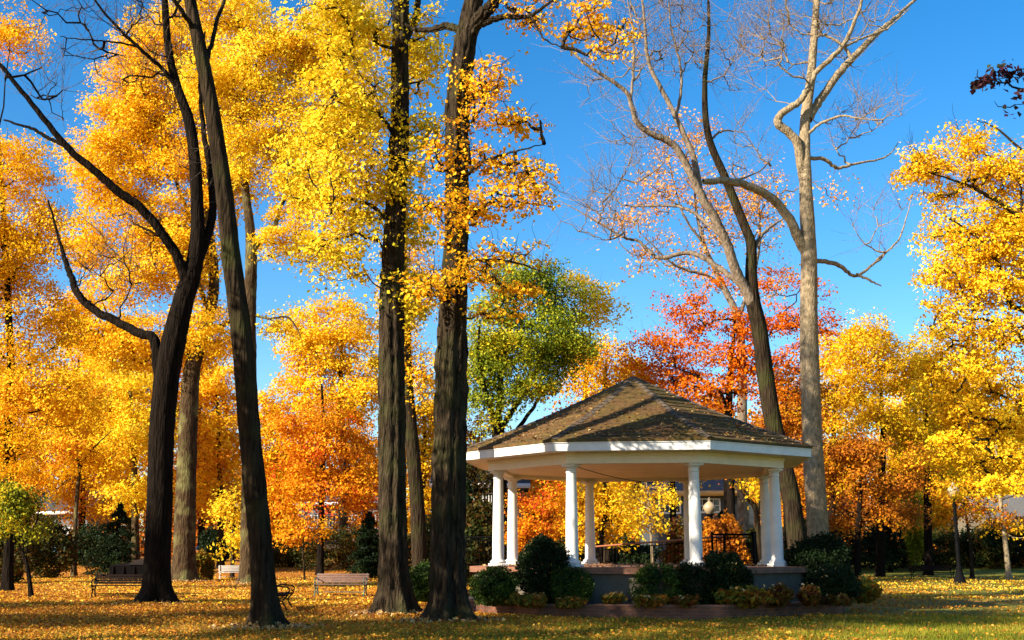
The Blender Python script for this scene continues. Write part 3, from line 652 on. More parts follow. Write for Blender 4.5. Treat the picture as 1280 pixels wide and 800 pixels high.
BZ = 0.22
PB = [  # the planting round the gazebo: name, label, px, top, foot, width, depth, leaf, n, size, lump, box
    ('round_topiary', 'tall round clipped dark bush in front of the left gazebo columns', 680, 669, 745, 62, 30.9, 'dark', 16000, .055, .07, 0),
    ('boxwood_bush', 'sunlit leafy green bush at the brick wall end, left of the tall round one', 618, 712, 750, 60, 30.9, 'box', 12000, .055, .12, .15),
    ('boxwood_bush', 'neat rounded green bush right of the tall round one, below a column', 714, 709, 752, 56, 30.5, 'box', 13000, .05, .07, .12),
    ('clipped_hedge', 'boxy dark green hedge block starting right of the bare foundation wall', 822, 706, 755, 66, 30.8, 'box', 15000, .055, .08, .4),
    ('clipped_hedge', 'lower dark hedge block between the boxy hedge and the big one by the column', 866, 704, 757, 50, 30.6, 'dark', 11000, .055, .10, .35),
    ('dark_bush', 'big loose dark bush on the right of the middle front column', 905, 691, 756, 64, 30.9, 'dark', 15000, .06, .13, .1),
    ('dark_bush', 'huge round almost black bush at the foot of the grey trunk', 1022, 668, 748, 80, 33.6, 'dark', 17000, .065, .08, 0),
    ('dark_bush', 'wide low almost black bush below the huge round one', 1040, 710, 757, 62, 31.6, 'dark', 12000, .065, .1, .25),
    ('hosta_plant', 'drooping yellow green leafy plant below the big loose dark bush', 925, 735, 766, 66, 30.15, 'hosta', 900, .15, .15, 0),
    ('ground_plant', 'small reddish plant in front of the foundation, first after the yellow green one', 971, 733, 757, 34, 30.4, 'redplant', 900, .09, .18, 0),
    ('ground_plant', 'small reddish plant nearest the wide low black bush', 1013, 735, 757, 28, 30.5, 'redplant', 800, .09, .18, 0),
    ('ground_plant', 'olive fading clump at the right end of the brick planter', 1079, 724, 757, 34, 33.0, 'hosta', 1400, .10, .18, 0),
    ('ground_plant', 'tiny yellowish clump below the bare pale foundation wall', 765, 741, 760, 26, 30.3, 'hosta', 600, .08, .2, 0),
    ('ground_plant', 'straggly yellowing plant at the foot of the tall round bush', 664, 742, 764, 44, 30.1, 'hosta', 900, .10, .22, 0),
    ('ground_plant', 'low straggly plant spilling over the brick edge below the boxy hedge block', 812, 744, 764, 40, 29.95, 'hosta', 900, .09, .25, 0),
    ('ground_plant', 'low reddish plant spilling over the brick edge below the lower dark hedge', 858, 746, 764, 36, 29.9, 'redplant', 900, .08, .25, 0),
    ('ground_plant', 'low olive plant at the brick edge below the neat rounded green bush', 712, 747, 765, 38, 29.9, 'hosta', 800, .08, .25, 0),
    ('ground_plant', 'low brownish plant at the brick edge in front of the wide low black bush', 1046, 745, 764, 34, 31.0, 'redplant', 900, .08, .25, 0),
    ('boxwood_bush', 'rounded green bush showing between the two big ridged trunks', 531, 706, 752, 46, 33.6, 'box', 10000, .055, .1, 0),
]
for i, (nm, lb, px, p0, p1, w, dp, lf, n, s, lu, bx) in enumerate(PB):
    shrub(nm, lb, px, p0, p1, w, dp, lf, n, s, seed=i, lump=lu, box=bx, z0=BZ, cat='plant' if 'plant' in nm else 'bush', group='planting round the gazebo', up=0.9 if 'plant' in nm else 0.35)

finish_caught()

# ------------------------------------------------------------------ benches
woodd = plainmat('dark bench wood', (0.012, 0.007, 0.005), spec=0.06, rough=0.85, var=0.35, scale=6)
woodp = plainmat('weathered pinkish bench wood', (0.13, 0.068, 0.046), rough=0.7, var=0.2, scale=6)
woodw = plainmat('pale bench wood', (0.66, 0.60, 0.52), rough=0.7, var=0.12, scale=6)
teal = plainmat('teal iron', (0.03, 0.10, 0.085), rough=0.55, var=0.2, scale=8)
def bench(label, px, depth, rz, length, wood, metal):
    """local +y is the way the sitter looks"""
    p = at(px, 700, depth); x = p[0]
    root = empty('park_bench', (x, depth, float(zg(x, depth))), label, 'bench', 'benches on the lawn', rz)
    st = MB()
    for k in range(5): st.box((0, -0.17 + k * 0.105, 0.44 - 0.012 * (k == 0)), (length, 0.085, 0.028))
    st.build('seat', wood, root, bevel=0.005)
    bk = MB()
    for k in range(4): bk.box((0, -0.235 - k * 0.030, 0.53 + k * 0.083), (length, 0.026, 0.074), tilt=0.26)
    bk.build('backrest', wood, root, bevel=0.005)
    rail = MB(); rail.tubes(np.array([[(-length / 2 + .08, 0.02, 0.16), (0, 0.02, 0.165), (length / 2 - .08, 0.02, 0.16)]]), np.full((1, 3), 0.014), 8); rail.build('stretcher', metal, root)
    for s in (-1, 1):
        e = s * (length / 2 - 0.07); g = MB()
        def cv(pts, r=0.022, n=18):
            q = smooth_path([(e, a, b) for a, b in pts], n); g.tubes(q[None], np.full((1, n), r), 7)
        cv([(0.30, 0.0), (0.23, 0.10), (0.15, 0.25), (0.22, 0.36), (0.28, 0.425)])
        cv([(-0.30, 0.0), (-0.24, 0.10), (-0.16, 0.25), (-0.20, 0.36), (-0.22, 0.43), (-0.29, 0.64), (-0.36, 0.83)])
        cv([(0.15, 0.25), (0.0, 0.31), (-0.16, 0.25)], 0.016)
        cv([(-0.22, 0.418), (0.05, 0.408), (0.28, 0.418)], 0.02)
        g.build('leg_frame', metal, root)
        ar = MB(); q = smooth_path([(e, a, b) for a, b in [(-0.27, 0.60), (-0.10, 0.665), (0.10, 0.665), (0.27, 0.63), (0.33, 0.56), (0.27, 0.50), (0.22, 0.53)]], 26); ar.tubes(q[None], np.full((1, 26), 0.020), 7)
        q = smooth_path([(e, a, b) for a, b in [(0.28, 0.425), (0.30, 0.47), (0.27, 0.50)]], 8); ar.tubes(q[None], np.full((1, 8), 0.016), 7); ar.build('armrest', metal, root)
    return root
bench('black iron and wood park bench half hidden by the black forked trunk', 164, 42.0, R(184), 2.6, woodd, iron)
bench('pinkish weathered bench with a teal frame standing alone in the sunlit leaves', 427, 43.6, R(176), 1.95, woodp, teal)
bench('dark bench turned sideways with curled armrest, peeping out behind the leaning front trunk', 352, 33.8, R(-84), 1.9, woodd, iron)
bench('pale bench in full sun between the two far left grey trunks', 296, 70.0, R(8), 2.0, woodw, woodw)
bench('dark low bench near the lamp post at the edge of the lawn', 1164, 70.0, R(180), 2.5, woodd, iron)

# ------------------------------------------------------------------ street lamps
def opal():
    m, t, out = newmat('opal globe')
    p = N(t, 'ShaderNodeBsdfPrincipled', i_Roughness=0.3); p.inputs['Base Color'].default_value = (0.34, 0.26, 0.15, 1); p.inputs['Subsurface Weight'].default_value = 0.0
    t.links.new(p.outputs[0], out.inputs[0]); return m
OP = opal()
def lamp(label, px, depth, h):
    p = at(px, 700, depth); root = empty('street_lamp', (p[0], depth, float(zg(p[0], depth))), label, 'street lamp', 'lamp posts in the park')
    b = MB(); b.lathe([(0.36, -0.05), (0.36, 0.06), (0.30, 0.12), (0.27, 0.30), (0.20, 0.42), (0.15, 0.75), (0.17, 0.80), (0.12, 0.86)], 16); b.build('lamp_base', iron, root)
    q = MB(); q.lathe([(0.115, 0.84)] + [(0.105 + 0.012 * (j % 2) - 0.02 * j / 10, 0.86 + (h - 1.66) * j / 10) for j in range(11)] + [(0.14, h - 0.78), (0.14, h - 0.72)], 12); q.build('post', iron, root)
    c = MB(); c.lathe([(0.08, h - 0.72), (0.20, h - 0.68), (0.22, h - 0.62), (0.16, h - 0.60)], 16); c.build('collar', iron, root)
    g = MB(); g.lathe([(0.15, h - 0.60), (0.26, h - 0.48), (0.32, h - 0.33), (0.29, h - 0.19), (0.18, h - 0.08), (0.07, h + 0.0), (0.06, h + 0.05), (0.09, h + 0.08), (0.05, h + 0.14), (0.004, h + 0.22)], 20); g.build('globe', OP, root)
lamp('black lamp post with an opal acorn globe beside the far bench', 1198, 62.7, 5.1)
lamp('slim lamp post seen through the gazebo in front of the grey house', 889, 58.0, 4.05)

# ------------------------------------------------------------------ iron railings by the gazebo
def railing(label, pts, h=0.95, gap=0.13, rail=iron, name='iron_railing'):
    P = [np.array(q, float) for q in pts]; b = P[0].copy(); root = empty(name, b, label, 'railing')
    bars = MB(); hand = MB()
    for A, Bq in zip(P[:-1], P[1:]):
        ln = np.linalg.norm((Bq - A)[:2]); n = max(2, int(ln / gap)); t = np.linspace(0, 1, n)[:, None]
        lo = A + (Bq - A) * t - b; pl_ = np.stack([lo + [0, 0, 0.08], lo + [0, 0, h * 0.5], lo + [0, 0, h - 0.02]], 1)
        bars.tubes(pl_, np.full((n, 3), 0.011), 5)
        for z in (0.10, h - 0.12): bars.tubes(np.array([[A - b + [0, 0, z], (A + Bq) / 2 - b + [0, 0, z], Bq - b + [0, 0, z]]]), np.full((1, 3), 0.016), 6)
        hand.tubes(np.array([[A - b + [0, 0, h], (A + Bq) / 2 - b + [0, 0, h], Bq - b + [0, 0, h]]]), np.full((1, 3), 0.032), 8)
    bars.build('picket_panel', iron, root); hand.build('handrail', rail, root)
    for k, q in enumerate(P):
        w = MB(); w.box(q - b + [0, 0, (h + 0.1) / 2 - 0.3], (0.07, 0.07, h + 0.7)); w.build('post', iron, root)
def wp(px, py, dp): return at(px, py, dp)
railbrown = plainmat('brown handrail', (0.40, 0.14, 0.07), rough=0.5, var=0.15)
q0, q1 = wp(742, 683.5, 41.6), wp(905, 670.5, 41.6); q0[2] -= .95; q1[2] -= .95
railing('black ramp railing with a sloping brown handrail behind the gazebo', [q0, q1], rail=railbrown)
q0, q1, q2 = wp(890, 668, 40.6), wp(941, 668, 40.4), wp(944, 668, 42.5)
for q in (q0, q1, q2): q[2] -= .98
railing('black picket railing at the right rear corner of the gazebo', [q0, q1, q2], h=.98)
q0, q1 = wp(572, 674, 41.0), wp(622, 671, 41.0)
for q in (q0, q1): q[2] = FL - .1
railing('black picket railing in the shade left of the gazebo columns', [q0, q1], h=1.0)

# ------------------------------------------------------------------ parked cars beyond the trees
glassd = plainmat('car glass', (0.02, 0.025, 0.03), rough=0.08, var=0.0, spec=0.8)
rubber = plainmat('rubber', (0.012, 0.012, 0.012), rough=0.8)
chrome = plainmat('wheel rim', (0.45, 0.45, 0.46), rough=0.3, metal=0.8)
redl = plainmat('tail lamp red', (0.35, 0.01, 0.01), rough=0.2)
def car(label, px, depth, rz, col, tall=0.0):
    p = at(px, 700, depth); root = empty('parked_car', (p[0], depth, float(zg(p[0], depth))), label, 'car', 'cars parked beyond the trees', rz)
    paint = plainmat('car paint', col, rough=0.25, var=0.03, spec=0.6)
    side = [(-2.2, .32), (-2.25, .62), (-2.12, .92 + tall * .3), (-1.9, .96 + tall * .5), (-1.2, 1.42 + tall), (-.3, 1.50 + tall), (.35, 1.44 + tall), (1.05, .98 + tall * .3), (1.9, .86 + tall * .2), (2.2, .68), (2.22, .34)]
    def loft(mb, prof, ws):
        n = len(prof); v = []
        for s, w in ws:
            v += [(x, s * w * (1 - 0.16 * max(0, z - .95)), z) for x, z in prof]
        for j in range(len(ws) - 1):
            mb.add(np.array(v)[j * n:(j + 2) * n], np.array([(i, (i + 1) % n, n + (i + 1) % n, n + i) for i in range(n)]))
        mb.add(np.array(v)[:n], [tuple(range(n))]); mb.add(np.array(v)[-n:], [tuple(range(n))[::-1]])
    mb = MB(); loft(mb, side, [(-1, .86), (1, .86)]); mb.build('body', paint, root, smooth=False, bevel=.06)
    for s in (-1, 1):
        for pr in ([(-1.65, 1.0 + tall * .5), (-1.12, 1.36 + tall), (-.42, 1.43 + tall), (-.42, 1.0 + tall * .4)], [(-.34, 1.0 + tall * .4), (-.34, 1.43 + tall), (.28, 1.38 + tall), (.85, 1.0 + tall * .3)]):
            w = MB(); v = [(x, s * (.868 * (1 - 0.16 * max(0, z - .95))), z) for x, z in pr]; vi = [(x, y - s * .02, z) for x, y, z in v]
            w.add(v + vi, [(0, 1, 2, 3), (7, 6, 5, 4), (0, 4, 5, 1), (1, 5, 6, 2), (2, 6, 7, 3), (3, 7, 4, 0)]); w.build('side_window', glassd, root, smooth=False)
    for nm, xa, za, xb, zb in (('windscreen', .42, 1.40 + tall, 1.0, 1.0 + tall * .3), ('rear_window', -1.27, 1.38 + tall, -1.84, 1.0 + tall * .5)):
        w = MB(); o_ = .022 if nm == 'windscreen' else -.022
        v = [(xa + o_, -.66, za), (xa + o_, .66, za), (xb + o_, .76, zb), (xb + o_, -.76, zb)]; vi = [(x - o_ * 1.5, y, z - .03) for x, y, z in v]
        w.add(v + vi, [(0, 1, 2, 3), (7, 6, 5, 4), (0, 4, 5, 1), (1, 5, 6, 2), (2, 6, 7, 3), (3, 7, 4, 0)]); w.build(nm, glassd, root, smooth=False)
    for x in (-1.35, 1.38):
        for s in (-1, 1):
            w = MB(); P = np.array([[(x, s * .68, .33), (x, s * .70, .33), (x, s * .86, .33), (x, s * .885, .33)]]); w.tubes(P, np.array([[.20, .33, .33, .22]]), 22); ty = w.build('wheel', rubber, root)
            w = MB(); P = np.array([[(x, s * .80, .33), (x, s * .875, .33), (x, s * .90, .33)]]); w.tubes(P, np.array([[.21, .20, .02]]), 16); w.build('rim', chrome, ty)
    for s in (-1, 1):
        w = MB(); w.box((2.19, s * .66, .66), (.08, .32, .14)); w.build('headlight', OP, root, bevel=.02)
        w = MB(); w.box((-2.23, s * .70, .74), (.06, .22, .18)); w.build('tail_light', redl, root, bevel=.02)
car('blue car glimpsed beyond the lawn right of the far mossy trunk', 262, 103, R(186), (0.03, 0.12, 0.36))
car('white van like car glimpsed above the olive bushes behind the pinkish bench', 424, 112, R(4), (0.75, 0.75, 0.76), tall=.5)
car('teal blue car deep in the shade behind the thin far sapling', 66, 106, R(2), (0.05, 0.16, 0.22))
car('dark grey car mostly hidden behind the red leaves of the small sapling', 392, 114, R(6), (0.05, 0.055, 0.065), tall=.3)

# ------------------------------------------------------------------ a dark rubbish skip and the houses
sk = at(163, 700, 70); root = empty('rubbish_skip', (sk[0], 70, 0), 'dark metal skip with a sloping lid standing in the leaves behind the left bench', 'skip', rz=R(8)); root.scale = (.52, .7, .8)
skipm = plainmat('dark painted steel', (0.006, 0.005, 0.005), spec=0.05, rough=0.9, var=0.3, scale=4)
mb = MB(); v = [(-2.0, -.8, 0), (2.0, -.8, 0), (2.3, .8, 0), (-2.0, .8, 0), (-2.0, -.9, 1.05), (2.2, -.9, 1.05), (2.5, .9, 1.55), (-2.0, .9, 1.05)]
mb.add(v, np.array([(3, 2, 1, 0), (0, 1, 5, 4), (1, 2, 6, 5), (2, 3, 7, 6), (3, 0, 4, 7), (4, 5, 6, 7)])); mb.build('body', skipm, root, smooth=False, bevel=.03)
mb = MB(); v = [(.1, -.96, 1.06), (2.3, -.96, 1.06), (2.5, .95, 1.62), (.1, .95, 1.30)]; mb.add(v + [(x, y, z + .07) for x, y, z in v], np.array([(3, 2, 1, 0), (4, 5, 6, 7), (0, 1, 5, 4), (1, 2, 6, 5), (2, 3, 7, 6), (3, 0, 4, 7)]))
mb.build('lid', plainmat('grey lid', (0.020, 0.015, 0.012), spec=0.1, rough=0.7), root, smooth=False, bevel=.015)
mb = MB()
for k in range(4): mb.box((-1.6 + 1.15 * k, -.90, .52), (.09, .1, .9))
mb.build('side_rib', skipm, root)

glassw = plainmat('window glass', (0.03, 0.035, 0.04), rough=0.06, var=0.0, spec=0.8)
def siding(name, col):
    m, t, out = newmat(name); tc = N(t, 'ShaderNodeTexCoord'); wv = N(t, 'ShaderNodeTexWave', i_Scale=1.1); wv.wave_type = 'BANDS'; wv.bands_direction = 'Z'; wv.wave_profile = 'SAW'
    t.links.new(tc.outputs['Object'], wv.inputs['Vector']); nz = N(t, 'ShaderNodeTexNoise', i_Scale=1.2, i_Detail=5.0); t.links.new(tc.outputs['Object'], nz.inputs['Vector'])
    rp = ramp(t, [(0.3, [c * .8 for c in col]), (0.7, [c * 1.15 for c in col])]); t.links.new(nz.outputs[0], rp.inputs[0])
    p = N(t, 'ShaderNodeBsdfPrincipled', i_Roughness=0.7); t.links.new(rp.outputs[0], p.inputs['Base Color'])
    bp = N(t, 'ShaderNodeBump'); bp.inputs['Strength'].default_value = 0.8; bp.inputs['Distance'].default_value = 0.03; t.links.new(wv.outputs[0], bp.inputs['Height'])
    t.links.new(bp.outputs[0], p.inputs['Normal']); t.links.new(p.outputs[0], out.inputs[0]); return m
def house(label, x0, x1, depth, eave, rise, wallc, roofc, trimc, wins, deep=8.0, door=None, chim=None):
    cx = (x0 + x1) / 2; w = x1 - x0; zb = float(zg(cx, depth))
    root = empty('house', (cx, depth, zb), label, 'house')
    mb = MB(); mb.box((0, deep / 2, eave / 2 - .3), (w, deep, eave + .6)); mb.add([(-w / 2, 0, eave), (-w / 2, deep, eave), (-w / 2, deep / 2, eave + rise)], [(0, 1, 2)]); mb.add([(w / 2, 0, eave), (w / 2, deep, eave), (w / 2, deep / 2, eave + rise)], [(2, 1, 0)])
    mb.build('wall', siding('siding', wallc), root, smooth=False)
    mb = MB(); o = .45
    for s in (-1, 1):
        ye = deep / 2 + s * (deep / 2 + o); ze = eave - rise * o / (deep / 2)
        v = [(-w / 2 - o, ye, ze), (w / 2 + o, ye, ze), (w / 2 + o, deep / 2, eave + rise), (-w / 2 - o, deep / 2, eave + rise)]
        v2 = [(a, b, c + .14) for a, b, c in v]; mb.add(v + v2, np.array([(3, 2, 1, 0), (4, 5, 6, 7), (0, 1, 5, 4), (1, 2, 6, 5), (3, 0, 4, 7)]))
    rf = mb.build('roof', plainmat('house shingles', roofc, rough=.9, var=.25, scale=5, bump=.4), root, smooth=False)
    mb = MB(); mb.box((0, -o - .02, eave - rise * o / (deep / 2) + .02), (w + 2 * o, .08, .34)); mb.build('eave_board', trimc, root)
    if chim is not None:
        mb = MB(); mb.box((chim, deep / 2 + .5, eave + rise + .4), (.7, .7, 1.7)); mb.box((chim, deep / 2 + .5, eave + rise + 1.3), (.85, .85, .12)); mb.build('chimney', brick, rf, uv=True)
    for (wx, wz, ww, wh) in wins:
        x = wx - cx; t = .09; fr = MB()
        for a, b, c, e in ((0, wh / 2, ww + 2 * t, t), (0, -wh / 2, ww + 2 * t, t * 1.3), (-ww / 2 - t / 2, 0, t, wh), (ww / 2 + t / 2, 0, t, wh), (0, 0, t * .7, wh - t), (-ww / 4, 0, t * .4, wh - t), (ww / 4, 0, t * .4, wh - t), (0, 0.001, ww, t * .45)):
            fr.box((x + a, -.035 - (.004 if abs(a) > 0 else 0), wz - zb + b), (c, .07, e))
        f_ = fr.build('window', white, root, smooth=False)
        pn = MB(); pn.box((x, -.012, wz - zb), (ww, .02, wh)); pn.build('pane', glassw, f_, smooth=False)
    if door is not None:
        mb = MB(); mb.box((door - cx, -.03, 1.05), (1.0, .06, 2.1)); d_ = mb.build('door', woodd, root, bevel=.01); mb = MB(); mb.box((door - cx + .38, -.08, 1.0), (.05, .06, .12)); mb.build('handle', chrome, d_)
    return root
def hx(px, d): return at(px, 640, d)[0]
def hz(py, d): return at(900, py, d)[2]
D1 = 76
trimy = plainmat('ochre eave board', (0.60, 0.36, 0.12), rough=.6)
house('blue grey house with white windows and an ochre eave seen through the gazebo', hx(815, D1), hx(942, D1), D1, hz(614, D1), 1.7, (0.055, 0.07, 0.08), (0.09, 0.085, 0.08), trimy,
      [(hx(885, D1), hz(632, D1), 1.45, .85), (hx(837, D1), hz(632, D1), 1.3, .95), (hx(915, D1), hz(668, D1), 1.1, 1.3), (hx(850, D1), hz(668, D1), 1.3, 1.3)], door=hx(880, D1), chim=-1.6)
D2 = 84
house('dim dark house with small white windows seen left of the gazebo columns', hx(545, D2), hx(655, D2), D2, hz(608, D2), 2.0, (0.06, 0.05, 0.035), (0.035, 0.03, 0.026), white,
      [(hx(589, D2), hz(628, D2), .75, 1.3), (hx(611, D2), hz(628, D2), .75, 1.3), (hx(633, D2), hz(628, D2), .75, 1.3), (hx(592, D2), hz(664, D2), .9, 1.4)], door=hx(615, D2))
D3 = 96
house('low house with a pale grey roof behind the small orange tree by the lamp', hx(1242, D3), hx(1345, D3), D3, hz(667, D3), 2.4, (0.16, 0.13, 0.09), (0.10, 0.095, 0.09), white,
      [(hx(1262, D3), hz(683, D3), 1.1, 1.1), (hx(1290, D3), hz(683, D3), 1.1, 1.1)], door=hx(1275, D3), deep=9)
D4 = 128
house('white walled house glimpsed far behind the orange trees in the middle left', hx(372, D4), hx(478, D4), D4, hz(640, D4), 2.2, (0.16, 0.15, 0.14), (0.06, 0.06, 0.07), white,
      [(hx(390, D4), hz(652, D4), 1.3, 1.3), (hx(412, D4), hz(652, D4), 1.3, 1.3), (hx(440, D4), hz(652, D4), 1.3, 1.3), (hx(462, D4), hz(652, D4), 1.3, 1.3)], door=hx(425, D4))
D5 = 122
house('whitish house glimpsed low down through the far left orange trees', hx(40, D5), hx(110, D5), D5, hz(652, D5), 2.2, (0.15, 0.15, 0.15), (0.05, 0.05, 0.055), white,
      [(hx(56, D5), hz(668, D5), 1.2, 1.3), (hx(75, D5), hz(668, D5), 1.2, 1.3), (hx(95, D5), hz(668, D5), 1.2, 1.3)], door=hx(85, D5))

# ------------------------------------------------------------------ trees
def atree(name, label, depth, trunk, r, crown, bark, leaf, cov=2.4, rc=None, size=None, dens=1.0, **kw):
    cov *= 1.75; dens *= 1.35; kw.setdefault('up', 0.3); kw.setdefault('twigs', 1)
    """tree() with the number of leaf clusters and leaves worked out from the crown's size and how densely it is leaved"""
    sc = depth / F
    rc = rc or 0.55 + 0.006 * depth; size = (size or max(0.10, depth * 0.0027)) * 0.76
    A = sum(math.pi * c[2] * c[3] * sc * sc for c in crown) * 0.8
    n = int(max(12, dens * A / (rc * rc * 0.55)))
    per = int(max(10, cov * A / (n * 0.42 * size * size)))
    return tree(name, label, depth, trunk, r, crown, bark, leaf, n=n, per=per, size=size, rc=rc, **kw)

# --- the big trunks in front, traced limb by limb
atree('tall_tree', 'slim tall trunk leaning left in front, lit along its left edge', 25.8,
      [(335, 780), (329, 720), (322, 640), (312, 540), (303, 430), (290, 330), (279, 230), (264, 130), (250, 60), (236, -10), (222, -110), (215, -260)],
      [.25, .245, .24, .235, .225, .205, .19, .17, .15, .13, .10, .05],
      [(215, -300, 120, 90)], 'brown', 'yellow', cov=.8, seed=1, sides=26, ridge=.06, flare=.95,
      limbs=[([(256, 85), (268, 40, .4), (285, -20, .9), (300, -110, 1.3)], [.06, .03]), ([(245, 40), (225, 10, -.5), (190, -40, -1.0), (160, -110, -1.4)], [.06, .03])])

tree('forked_tree', 'forked tree, shade put into its black bark, bare crooked limbs reaching left', 37.4,  # near-black bark colour also carries the shade lying on this tree
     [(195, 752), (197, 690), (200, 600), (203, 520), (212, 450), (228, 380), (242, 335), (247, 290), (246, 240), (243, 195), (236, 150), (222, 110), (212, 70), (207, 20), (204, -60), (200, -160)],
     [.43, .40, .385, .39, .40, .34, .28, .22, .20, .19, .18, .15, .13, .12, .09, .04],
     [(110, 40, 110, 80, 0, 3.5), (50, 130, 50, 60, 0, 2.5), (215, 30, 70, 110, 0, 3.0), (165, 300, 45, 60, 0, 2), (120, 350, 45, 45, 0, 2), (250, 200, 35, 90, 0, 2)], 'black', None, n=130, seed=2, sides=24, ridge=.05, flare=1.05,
     twigs=3, twig_len=1.5, twig_r=.011, tip=.014, maxr=.06,
     limbs=[([(199, 470), (192, 424, .1), (175, 417, .2), (146, 402, .5), (120, 389, .8), (97, 367, 1.0), (91, 350, 1.1), (83, 331, 1.2), (74, 300, 1.4), (60, 250, 1.6)], [.17, .16, .15, .14, .13, .12, .11, .09, .05, .03]),
            ([(234, 362), (232, 350, -.1), (221, 321, -.3), (201, 289, -.6), (175, 259, -.9), (146, 238, -1.2), (118, 213, -1.5), (84, 184, -1.8), (40, 130, -2.2), (0, 81, -2.6), (-60, 20, -3)], [.19, .18, .16, .15, .145, .14, .125, .11, .08, .065, .03]),
            ([(84, 184, -1.8), (60, 172, -1.6), (38, 160, -1.4), (5, 150, -1.2)], [.07, .06, .05, .03]),
            ([(244, 338), (257, 300, .2), (266, 262, .4), (262, 210, .6), (254, 160, .8), (250, 100, 1.0), (256, 40, 1.2)], [.16, .15, .13, .11, .08, .06, .03]),
            ([(222, 112), (205, 88, -.3), (172, 58, -.8), (130, 15, -1.3), (95, -40, -1.8)], [.08, .07, .06, .04, .02]),
            ([(172, 58, -.8), (140, 52, -1), (110, 50, -1.4), (75, 46, -1.8)], [.035, .03, .022, .012])])

atree('ridged_tree', 'straight thick trunk with bright yellow and lemon boughs on its left', 31.4,
      [(497, 764), (493, 700), (491, 600), (490, 500), (490, 400), (492, 320), (497, 230), (500, 150), (500, 70), (502, 0), (504, -110), (500, -240)],
      [.40, .365, .35, .345, .33, .30, .27, .25, .235, .22, .16, .06],
      [(435, 120, 55, 75, -1.0, 2.2), (440, 230, 58, 70, -.5, 2.2), (425, 310, 50, 50, -.5, 1.8), (435, 30, 70, 50, -1, 2), (505, 250, 32, 110, .4, 1.6), (515, 370, 40, 55, .6, 1.5), (390, 190, 38, 90, 0, 1.8), (520, 60, 40, 60, 1.2, 2), (530, 160, 30, 70, .8, 1.5), (440, -60, 90, 60), (520, -160, 90, 70)],
      'ridged', 'yellow_green', cov=1.9, dens=1.15, rc=.60, size=.125, flat=.33, seed=3, sides=44, ridge=.10, flare=1.0, twigs=2, maxr=.07,
      limbs=[([(500, 55), (510, 40, .2), (519, 25, .4), (523, 0, .7), (530, -60, 1)], [.13, .12, .10, .08, .04]),
             ([(498, 180), (480, 150, -.5), (455, 130, -1), (425, 118, -1.6)], [.06, .05, .035, .015]),
             ([(495, 290), (470, 262, -.3), (440, 250, -.6), (405, 255, -.9)], [.06, .05, .035, .015])])

atree('ridged_tree', 'twin ridged trunk beside the gazebo with copper orange sprays on its right', 28.3,
      [(562, 772), (560, 700), (561, 600), (564, 500), (565, 430), (568, 350), (571, 270), (571, 180), (575, 110), (583, 50), (592, 0), (602, -80), (604, -220)],
      [.42, .385, .375, .36, .34, .31, .285, .28, .275, .25, .21, .15, .06],
      [(605, 110, 40, 26, -.6, 1.4), (630, 150, 55, 18, -.3, 1.4), (650, 215, 44, 16, -.4, 1.4), (610, 195, 45, 16, -.2, 1.4), (610, 250, 70, 18, -.8, 1.5), (655, 245, 36, 12, -.5, 1.2), (565, 190, 34, 50, -.9, 1.0), (560, 265, 44, 34, -.9, 1.2), (640, 315, 58, 14, -.5, 1.4), (588, 340, 46, 28, -.7, 1.4), (655, 360, 48, 12, -.4, 1.2), (620, 385, 40, 12, -.5, 1.2), (540, 360, 34, 26, -.8, 1.1),
       (665, 15, 50, 22, 0, 1.2), (745, 25, 50, 26, -1, 1.2), (760, 65, 35, 18, -1, 1.0), (640, -60, 90, 40)],
      'ridged', 'gold_copper', cov=1.25, dens=1.5, rc=.46, size=.115, flat=.20, seed=4, sides=44, ridge=.12, flare=.85, twigs=2, maxr=.06,
      limbs=[([(583, 48), (598, 24, -.2), (613, 8, -.4), (628, -12, -.6), (650, -70, -.9)], [.18, .17, .15, .11, .05]),
             ([(592, 36, -.1), (612, 26, -.3), (632, 21, -.4), (650, 22, -.5), (666, 18, -.6), (700, -5, -.7)], [.09, .085, .075, .06, .05, .02]),
             ([(662, 19, -.6), (672, 35, -.7), (682, 50, -.8), (705, 60, -.8)], [.04, .03, .02, .01]),
             ([(580, 40), (560, 33, .5), (540, 37, 1), (516, 36, 1.6), (490, 20, 2.2)], [.10, .09, .07, .05, .02]),
             ([(571, 230), (600, 205, -.3), (640, 190, -.5), (680, 180, -.6)], [.05, .04, .025, .01]),
             ([(570, 330), (610, 325, -.3), (650, 330, -.5), (690, 345, -.6)], [.05, .04, .025, .01])])

